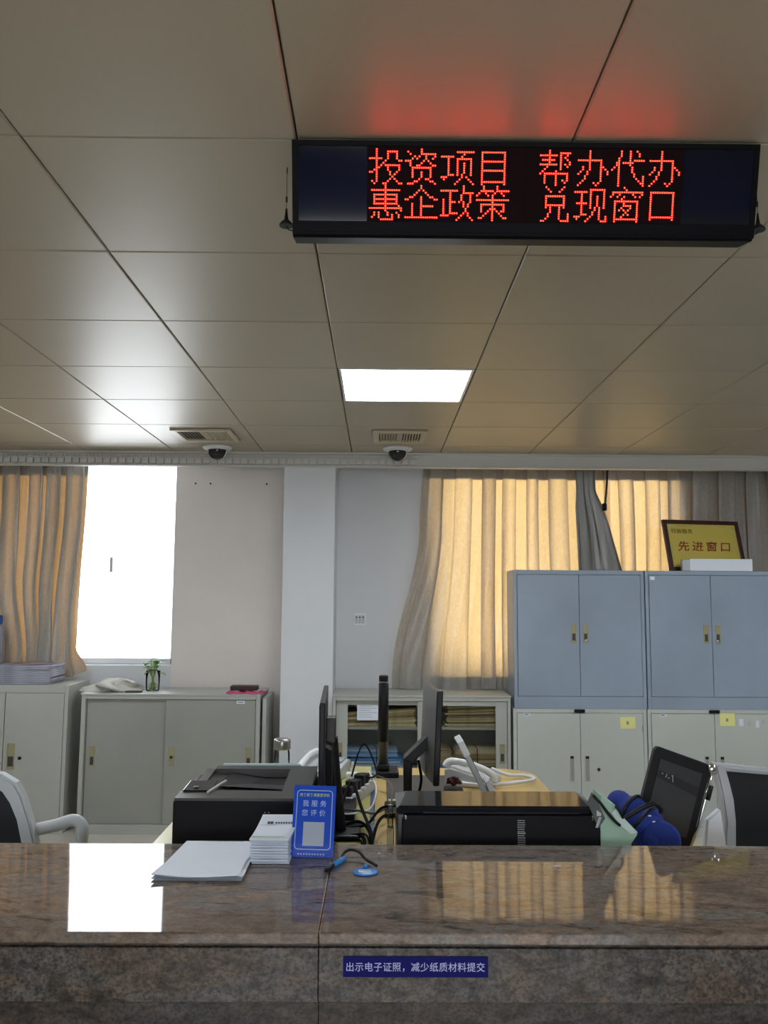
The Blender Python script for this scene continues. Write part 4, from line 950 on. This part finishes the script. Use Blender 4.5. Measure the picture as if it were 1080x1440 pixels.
cable(((-.17, 2.80, .765), (-.10, 2.78, .765), (-.03, 2.80, .772), (.02, 2.9, .80), (.10, 3.0, .785)), .0045, 'black cable crossing the gap towards the right monitor')
cable(((.15, 3.05, .93), (.16, 3.04, .86), (.14, 3.02, .80), (.10, 2.93, .775), (.02, 2.78, .80), (-.01, 2.6, .775), (-.016, 2.4, .762), (-.016, 2.32, .762)), .005, 'black cable hanging behind the right monitor stand')
cable(((-.10, 3.45, .79), (-.075, 3.52, .87), (-.05, 3.55, .90), (-.02, 3.5, .86), (-.0, 3.4, .81), (-.03, 3.2, .835)), .0035, 'thin black cable arching up over the power strip')
cable(((-.02, 3.45, .80), (.05, 3.3, .80), (.055, 3.1, .775), (.0, 2.95, .77), (-.06, 2.9, .79), (-.13, 2.92, .79)), .0035, 'thin pale-edged cable looping right of the power strip', GRYP)
cable(((-.03, 3.4, .82), (-.0, 3.2, .80), (-.02, 3.0, .775), (-.08, 2.86, .79), (-.15, 2.87, .79)), .003, 'thin white cable looping in front of the power strip', WHT)
cable(((-.15, 2.74, zc_), (-.08, 2.70, .765), (-.03, 2.66, .775), (-.016, 2.50, .765), (-.015, 2.33, .757)), .0035, 'thin black cable beside the thick one in the desk gap')
cable(((-.16, 2.60, zc_+.006), (-.10, 2.53, zc_+.006), (-.05, 2.55, zc_+.006), (-.05, 2.63, zc_+.012), (-.12, 2.65, zc_+.012)), .004, 'second smaller black cable loop on the left desk')
cable(((-.17, 2.50, zc_), (-.12, 2.47, zc_), (-.08, 2.42, zc_), (-.03, 2.4, zc_)), .004, 'short black cable end near the blue stand on the left desk')

# ================================================================ RIGHT SIDE: BAG, CUSHION, PANEL, CHAIRS
t = thing('paper_bag', 'mint green paper bag with black handles tipped beside the inkjet printer', 'bag', (.65, 2.34, .75))
bm = NB(); prism(bm, ((.604, .753), (.690, .753), (.684, .855), (.704, .878), (.680, .900), (.650, .950), (.606, .980), (.604, .92)), 'y', 2.302, 2.38, .002); ob('body', bm, MINT, t)
bm = NB(); prism(bm, ((.578, .992), (.566, .965), (.594, .898), (.613, .923), (.590, .975)), 'y', 2.285, 2.2885, .0008); ob('fold_flap', bm, mat('bag_grey_green', (.10, .12, .11), .5), t)
bm = NB(); prism(bm, ((.645, .948), (.663, .925), (.703, .884), (.683, .880), (.650, .907), (.632, .935)), 'y', 2.2955, 2.3005, .0008); ob('pale_lining', bm, mat('bag_lining', (.62, .76, .70), .6), t)
bm = NB()
for k in range(8): bx(bm, .586+k*.0012, .593+k*.0014, 2.2835, 2.2848, .900+k*.0035, .902+k*.0035)
for k in range(4): bx(bm, .590+k*.003, .5925+k*.003, 2.2835, 2.2848, .930, .944-k*.002)
ob('white_print', bm, WHT, t)
for hp, rr_ in ((((.580, 2.280, .985), (.597, 2.276, .967), (.615, 2.276, .943), (.634, 2.278, .921), (.651, 2.283, .906)), .0040), (((.640, 2.283, .957), (.650, 2.280, .944), (.660, 2.284, .925)), .0038)):
    bm = NB(); tube(bm, spline(hp), rr_, 8); ob('handle', bm, BLK, t)
scale_about_camera(t, 1.02, .7505)
t = thing('travel_cushion', 'rolled royal blue cushion with black straps next to the mint bag', 'cushion', (.78, 2.46, .75))
cp_ = spline(((.700, 2.52, .918), (.722, 2.48, .908), (.752, 2.45, .888), (.776, 2.43, .860), (.785, 2.42, .80), (.785, 2.42, .765)), 7)
bm = NB(); rr = [(.030+.010*min(1, k/8)+.012*min(1, max(0, k-8)/12))*(.86+.20*abs(math.sin(PI*k/7))) for k in range(len(cp_))]; rr[0] = .016; tube(bm, cp_, rr, 22)
for v in bm.verts: v.co.z = max(v.co.z, .753)
ob('padding', bm, NAVY, t)
bm = NB(); lathe(bm, ((.0, -.018), (.034, -.018), (.049, -.011), (.053, 0), (.049, .009), (.046, .010), (0, .011)), (.792, 2.378, .842), 32, Matrix.Rotation(PI/2-.15, 4, 'X') @ Matrix.Rotation(-.35, 4, 'Y')); ob('end_pad', bm, NAVY, t)
for (i, dr) in ((10, .003), (17, .003)):
    c = cp_[i]; d = (cp_[i+1]-cp_[i-1]).normalized(); s_ = d.cross(Vector((0, 0, 1))).normalized(); n_ = s_.cross(d); r = rr[i]+dr
    bm = NB(); tube(bm, [c+(s_*math.cos(a)+n_*math.sin(a))*r for a in [2*PI*k/24 for k in range(24)]], .005, 6, closed=True); ob('strap', bm, BLK, t)
bm = NB(); tube(bm, spline(((.692, 2.395, .893), (.735, 2.388, .922), (.777, 2.388, .938), (.797, 2.39, .925), (.798, 2.395, .912))), .0065, 6); ob('strap', bm, BLK, t)
bm = NB()
for p in ((.765, 2.39, .905), (.775, 2.385, .890)): bx(bm, p[0]-.004, p[0]+.004, p[1]-.002, p[1], p[2]-.002, p[2]+.002, .0008)
ob('buckle', bm, WHT, t)
scale_about_camera(t, 1.035, .7505)
# dark tilted panel with chrome knob
t = thing('display_panel', 'tilted black glass panel with chrome knob behind the blue cushion', 'panel', (.88, 2.47, .75))
OUT = [(.726, .752), (.765, .944), (.803, 1.075), (.812, 1.083), (.822, 1.082), (.955, 1.036), (.965, 1.026), (.962, 1.012), (.900, .800), (.890, .752)]
bm = NB(); prism(bm, OUT, 'y', 2.45, 2.468, .002); ob('frame', bm, BLK, t)
bm = NB(); prism(bm, ((.780, .905), (.820, 1.050), (.940, 1.008), (.888, .83), (.765, .85)), 'y', 2.4475, 2.4495); ob('mesh_screen', bm, mat('dark_screen', (.040, .042, .045), .3), t)
bm = NB(); prism(bm, ((.806, 1.000), (.812, 1.022), (.928, .970), (.921, .944)), 'y', 2.4455, 2.4473); ob('cross_band', bm, mat('band_black', (.02, .02, .02), .3), t)
bm = NB()
for (x, z) in ((.822, 1.008), (.834, 1.004), (.840, .995), (.832, .999), (.850, 1.001)): bx(bm, x, x+.003, 2.4445, 2.4454, z, z+.003)
bx(bm, .852, .8535, 2.4445, 2.4454, .985, 1.003); ob('button', bm, LGRY, t)
bm = NB(); tube(bm, ((.968, 2.452, 1.010), (.950, 2.452, .945), (.925, 2.452, .86), (.897, 2.452, .754)), .0055, 8); ob('chrome_rail', bm, CHROME, t)
bm = NB(); tube(bm, ((.964, 2.452, .975), (.952, 2.452, .935)), .009, 8); ob('grip', bm, BLK, t)
bm = NB(); lathe(bm, ((.012, 0), (.014, .003), (.014, .016), (.010, .02), (.004, .021)), (.966, 2.45, 1.022), 20, Matrix.Rotation(PI/2, 4, 'X')); ob('knob', bm, CHROME, t)
scale_about_camera(t, 1.07, .7505)
# small white paper bit
bm = NB(); prism(bm, ((1.00, .7505), (1.065, .7505), (1.05, .87), (1.012, .838)), 'y', 2.60, 2.63, .002); ob('white_packet', bm, PAPER, None, 'white paper packet between the black panel and the right chair', 'paper', org=(1.0, 2.55, .75))

def chair(cx, cy, outer, inner, label, arms, org_z=0):
    """outer/inner: (x,z) outlines of the backrest frame facing the camera"""
    t = thing('office_chair', label, 'chair', (cx, cy, 0))
    bm = NB(); n = len(outer); y0, y1 = cy-.022, cy+.022
    for yy, flip in ((y0, 0), (y1, 1)):
        A = [bm.verts.new((p[0], yy, p[1])) for p in outer]; B = [bm.verts.new((p[0], yy, p[1])) for p in inner]
        for k in range(n):
            bm.faces.new((A[k], A[(k+1) % n], B[(k+1) % n], B[k]))
        if flip == 0: A0, B0 = A, B
        else:
            for k in range(n):
                bm.faces.new((A0[k], A[k], A[(k+1) % n], A0[(k+1) % n])); bm.faces.new((B0[k], B0[(k+1) % n], B[(k+1) % n], B[k]))
    bmesh.ops.recalc_face_normals(bm, faces=bm.faces)
    bmesh.ops.bevel(bm, geom=[e for e in bm.edges if abs(e.verts[0].co.y-e.verts[1].co.y) < 1e-6 and len(e.link_faces) == 2 and abs(e.link_faces[0].normal.y) + abs(e.link_faces[1].normal.y) < 1.5 and abs(e.link_faces[0].normal.y-e.link_faces[1].normal.y) > .3 and abs(e.link_faces[0].normal.dot(e.link_faces[1].normal)) < .5], offset=.008, segments=2, affect='EDGES')
    ob('backrest_frame', bm, FRG, t)
    bm = NB(); prism(bm, [(p[0], p[1]) for p in inner], 'y', cy-.010, cy+.012); ob('backrest_mesh', bm, MESHB, t)
    bm = NB(); bx(bm, cx-.24, cx+.24, cy+.03, cy+.50, .42, .49, .03, seg=3); ob('seat', bm, MESHB, t)
    bm = NB(); tube(bm, spline(((cx, cy+.02, .72), (cx, cy-.03, .55), (cx, cy+.06, .43), (cx, cy+.2, .41))), .022, 8); ob('back_support', bm, FRG, t)
    bm = NB(); lathe(bm, ((.03, .1), (.03, .25), (.02, .25), (.02, .42)), (cx, cy+.26, 0), 16); ob('gas_column', bm, BLK, t)
    bm = NB()
    for k in range(5):
        a = k*2*PI/5+.3; tube(bm, ((cx, cy+.26, .11), (cx+.28*math.cos(a), cy+.26+.28*math.sin(a), .07)), [.03, .016], 8)
    ob('star_base', bm, BLK, t)
    for k in range(5):
        a = k*2*PI/5+.3; bm = NB(); lathe(bm, ((.027, -.02), (.027, .02)), (cx+.28*math.cos(a), cy+.26+.28*math.sin(a), .028), 14, Matrix.Rotation(PI/2, 4, 'X')); ob('caster', bm, BLK, t)
    for s, pts in arms:
        bm = NB(); tube(bm, spline(pts, 6), .019, 10)
        for v in bm.verts: pass
        ob('armrest', bm, FRG, t)
def zero(cx, pts): return [(cx+x, z) for x, z in pts]
# left chair: backrest cut by the frame, arm reaches right
cx = -1.31
rs = [(.255, .60), (.272, .70), (.283, .761), (.262, .83), (.236, .90), (.212, .94), (.165, .966), (.0, .995)]
ri = [(.215, .62), (.228, .70), (.238, .761), (.220, .83), (.196, .88), (.172, .912), (.135, .935), (.0, .955)]
outer = zero(cx, rs+[(-x, z) for x, z in rs[::-1][1:]]); inner = zero(cx, ri+[(-x, z) for x, z in ri[::-1][1:]])
chair(cx, 2.62, outer, inner, 'grey-framed black mesh office chair at the left edge', [(1, ((-1.05, 2.64, .792), (-.985, 2.64, .806), (-.935, 2.64, .820), (-.905, 2.64, .806), (-.903, 2.64, .76), (-.93, 2.68, .60), (-1.05, 2.80, .44))), (-1, ((-1.57, 2.64, .792), (-1.635, 2.64, .806), (-1.685, 2.64, .820), (-1.715, 2.64, .806), (-1.717, 2.64, .76), (-1.69, 2.68, .60), (-1.57, 2.80, .44)))])
cx = 1.40
outer = [(1.105, .975), (1.117, .925), (1.129, .858), (1.137, .786), (1.131, .712), (1.14, .60), (1.63, .60), (1.66, .75), (1.68, .92), (1.64, .930), (1.30, .956)]
inner = [(1.148, .949), (1.158, .91), (1.169, .859), (1.174, .79), (1.171, .712), (1.18, .64), (1.61, .64), (1.63, .75), (1.645, .90), (1.62, .912), (1.30, .937)]
chair(cx, 2.80, outer, inner, 'grey-framed black mesh office chair at the right edge', [])

# ================================================================ ITEMS ON THE COUNTER
# blank sheets stack
for k in range(5):
    bm = NB(); a = R.uniform(-.02, .03) if k < 4 else .0; n = 8
    M = Matrix.Translation((-.358+R.uniform(-.004, .006), 1.884, .9305+k*.0014)) @ Matrix.Rotation(a-.01, 4, 'Z')
    g = []
    for j in range(n+1):
        row = []
        for i in range(n+1):
            x = -.083+.166*i/n; y = -.128+.256*j/n; x += -.008*(1-j/n)*(1-i/n)*1.5
            lift = .006*max(0, 1-(i+j)/3.)*(k/4) + .004*max(0, (i-5)/3)*max(0, 1-j/4)*(k/4)
            row.append(M @ Vector((x, y, lift)))
        g.append(row)
    for lv in (0, .0011):
        V = [[bm.verts.new(p+Vector((0, 0, lv))) for p in row] for row in g]
        for j in range(n):
            for i in range(n): bm.faces.new((V[j][i], V[j][i+1], V[j+1][i+1], V[j+1][i])).smooth = True
    top = k == 4
    s = ob('paper_sheet', bm, PAPER, None, 'top printed sheet of the loose white papers on the counter' if top else ORDW[k]+' white sheet from the bottom of the loose pile on the counter', 'paper', None if top else 'sheets under the top one on the counter', org=(-.358, 1.884, .9305+k*.0014))
    if top:
        bm = NB()
        for q in range(15): bx(bm, -.395+q*.006, -.3912+q*.006, 1.992, 1.995, .9415, .9417)
        ob('heading_print', bm, INKG, s)
# leaflet stack
NL = 10
for k in range(NL):
    bm = NB(); z = .9305+k*.0056; dx = R.uniform(-.003, .003); n = 12; top = k == NL-1
    ya, yb = 1.862+R.uniform(-.003, .003), 1.962
    if not top:
        bx(bm, -.272+dx, -.190+dx, ya, yb, z, z+.005, .0015)
    else:
        lo, hi = [], []
        for i in range(n+1):
            u = i/n; y = ya+(yb+.02-ya)*u; zz = z+.0005+.016*u*u
            lo.append((y, zz)); hi.append((y, zz+.003))
        prism(bm, lo+hi[::-1], 'x', -.274, -.188)
        for v in bm.verts: v.co.z += .005*((v.co.x+.231)/.043)**2*max(0, (v.co.y-ya)/.12) ; v.co.x += .012*(v.co.y-ya)/.12
    s = ob('leaflet', bm, PAPER if top else PAPERB, None, 'curled top leaflet with green edge of the stack beside the blue stand' if top else ORDW[k]+' leaflet from the bottom of the stack beside the blue stand', 'leaflet', None if top else 'leaflets under the top one', org=(-.231, 1.9, z))
    if top:
        def lz(y, x): return z+.0050+.016*((y-ya)/(yb+.02-ya))**2+.005*((y-ya)/.12)
        bm = NB()
        def strip(x0, x1, y0, y1):
            m_ = 4
            for q in range(m_):
                a, b = x0+(x1-x0)*q/m_, x0+(x1-x0)*(q+1)/m_
                quad(bm, (a, y0, lz(y0, a)), (b, y0, lz(y0, b)), (b, y1, lz(y1, b)), (a, y1, lz(y1, a)))
        for q in range(8): strip(-.228+q*.0058, -.224+q*.0058, 1.940, 1.947)
        strip(-.246, -.240, 1.938, 1.949); strip(-.239, -.233, 1.938, 1.949)
        ob('heading_print', bm, INK, s)
        bm = NB(); strip(-.262, -.225, 1.932, 1.9335); ob('subheading_print', bm, INKG, s)
        bm = NB(); strip(-.270, -.20, 1.868, 1.873); ob('green_edge', bm, mat('leaflet_green', (.35, .55, .38), .6), s)
# acrylic service card
MC = Matrix.Translation((-.1425, 1.912, .9305)) @ Matrix.Rotation(math.radians(1.5), 4, 'Y') @ Matrix.Rotation(math.radians(-13), 4, 'X')
t = thing('acrylic_card_stand', 'upright blue service card in a clear stand on the counter', 'sign', (-.1425, 1.912, .93))
cw, ch_ = .0475, .152
def cbx(bm, x0, x1, z0, z1, y0, y1, bev=0): bx(bm, x0, x1, y0, y1, z0, z1, bev, MC)
bm = NB(); cbx(bm, -cw, cw, 0, ch_, 0, .003, .0005); ob('blue_card', bm, BLUE, t)
bm = NB(); cbx(bm, -cw-.001, cw+.001, 0, ch_+.002, -.0022, -.0012); bx(bm, -.190, -.095, 1.913, 1.965, .9305, .9325); 
ob('clear_cover', bm, glass_sheet('acrylic', (.97, .98, 1), .04, 1.1), t)
bm = NB(); r = .008; X1, Z0c, Z1c = .0405, .016, .142
path = []
for (px, pz, a0) in ((X1-r, Z1c-r, 0), (-X1+r, Z1c-r, PI/2), (-X1+r, Z0c+r, PI), (X1-r, Z0c+r, 1.5*PI)):
    for q in range(5): a = a0+q*PI/8; path.append((px+r*math.cos(a), pz+r*math.sin(a), math.cos(a), math.sin(a)))
V1 = [bm.verts.new(MC @ Vector((p[0], -.0006, p[1]))) for p in path]; V2 = [bm.verts.new(MC @ Vector((p[0]-p[2]*.0016, -.0006, p[1]-p[3]*.0016))) for p in path]
for k in range(len(path)): bm.faces.new((V1[k], V1[(k+1) % 20], V2[(k+1) % 20], V2[k]))
ob('border_line', bm, LITB, t)
TC = MC @ Matrix.Translation((0, -.0007, 0)) @ Matrix.Rotation(PI/2, 4, 'X')
text('top_lettering', '政务服务满意度评价', TC @ Matrix.Translation((0, .1315, 0)), .068, .0075, YGRN, t, 1, .015)
text('large_lettering', '我服务', TC @ Matrix.Translation((0, .1135, 0)), .053, .0135, LITB, t, 1.7, .004)
text('large_lettering', '您评价', TC @ Matrix.Translation((-.001, .0935, 0)), .053, .0135, LITB, t, 1.7, .004)
bm = NB(); bx(bm, -.0225, .0245, -.0012, -.0005, .024, .074, 0, MC); ob('blank_white_square', bm, mat('square_white', (.62, .66, .74), .6), t)
bm = NB()
for q in range(10): bx(bm, -.032+q*.0062, -.0285+q*.0062, -.0012, -.0005, .0055, .0085, 0, MC)
ob('bottom_print', bm, LITB, t)
# pen with coil and base
t = thing('tethered_pen', 'blue pen on a black coil tied to a round blue base', 'pen', (-.02, 1.815, .93))
bm = NB(); lathe(bm, ((.025, 0), (.0265, .001), (.0265, .003), (.024, .0042), (.001, .0045)), (-.0215, 1.812, .9305), 32); ob('base', bm, PEN, t)
bm = NB(); bx(bm, -.036, -.010, 1.800, 1.815, .9351, .9354); ob('label_sticker', bm, PAPER, t)
bm = NB(); bx(bm, -.034, -.012, 1.805, 1.810, .9354, .9356); ob('label_print', bm, INKG, t)
bm = NB(); lathe(bm, ((.005, 0), (.0045, .006), (.002, .008)), (-.0215, 1.828, .935), 14); ob('knob', bm, PEN, t)
a, b = Vector((-.068, 1.888, .9365)), Vector((-.092, 1.838, .9365)); c = Vector((-.107, 1.805, .9352))
bm = NB(); tube(bm, (a, a+(b-a)*.05, b), [.0048, .0055, .0055], 14); ob('barrel', bm, PEN, t)
bm = NB(); tube(bm, (b, b+(c-b)*.3, b+(c-b)*.75, c), [.0056, .006, .0045, .0015], 14); ob('grip', bm, BLK, t)
c_ = spline(((-.068, 1.888, .937), (-.073, 1.905, .940), (-.060, 1.925, .944), (-.040, 1.920, .942), (-.022, 1.880, .937), (-.006, 1.855, .936), (.002, 1.838, .936)), 16)
pts = []
for i in range(len(c_)-1):
    for q in range(4):
        p = c_[i].lerp(c_[i+1], q/4); a_ = (i*4+q)*1.25; d = (c_[i+1]-c_[i]).normalized(); s = d.cross(Vector((0, 0, 1))).normalized(); pts.append(p+(s*math.cos(a_)+Vector((0, 0, 1))*math.sin(a_))*.0024)
bm = NB(); tube(bm, pts, .0011, 5); ob('coil', bm, BLK, t)
# clear stub and tiny label scrap
bm = NB(); lathe(bm, ((.006, 0), (.006, .004), (.003, .006), (.003, .020), (.005, .024)), (.0075, 1.945, .9305), 16); ob('clear_hook', bm, MATS['acrylic'], None, 'tiny clear plastic hook standing on the counter by the pen', 'hook', org=(.0075, 1.945, .93))
box('paper_scrap', .383, .400, 1.858, 1.862, .9303, .9308, PAPER, None, label='tiny white scrap stuck on the granite right of centre', cat='scrap')
for o in list(C.objects):
    if o.parent is None and o.get('category') and o.name.split('.')[0] in ('paper_sheet', 'leaflet', 'acrylic_card_stand', 'tethered_pen', 'clear_hook', 'paper_scrap'): scale_about_camera(o, CS)
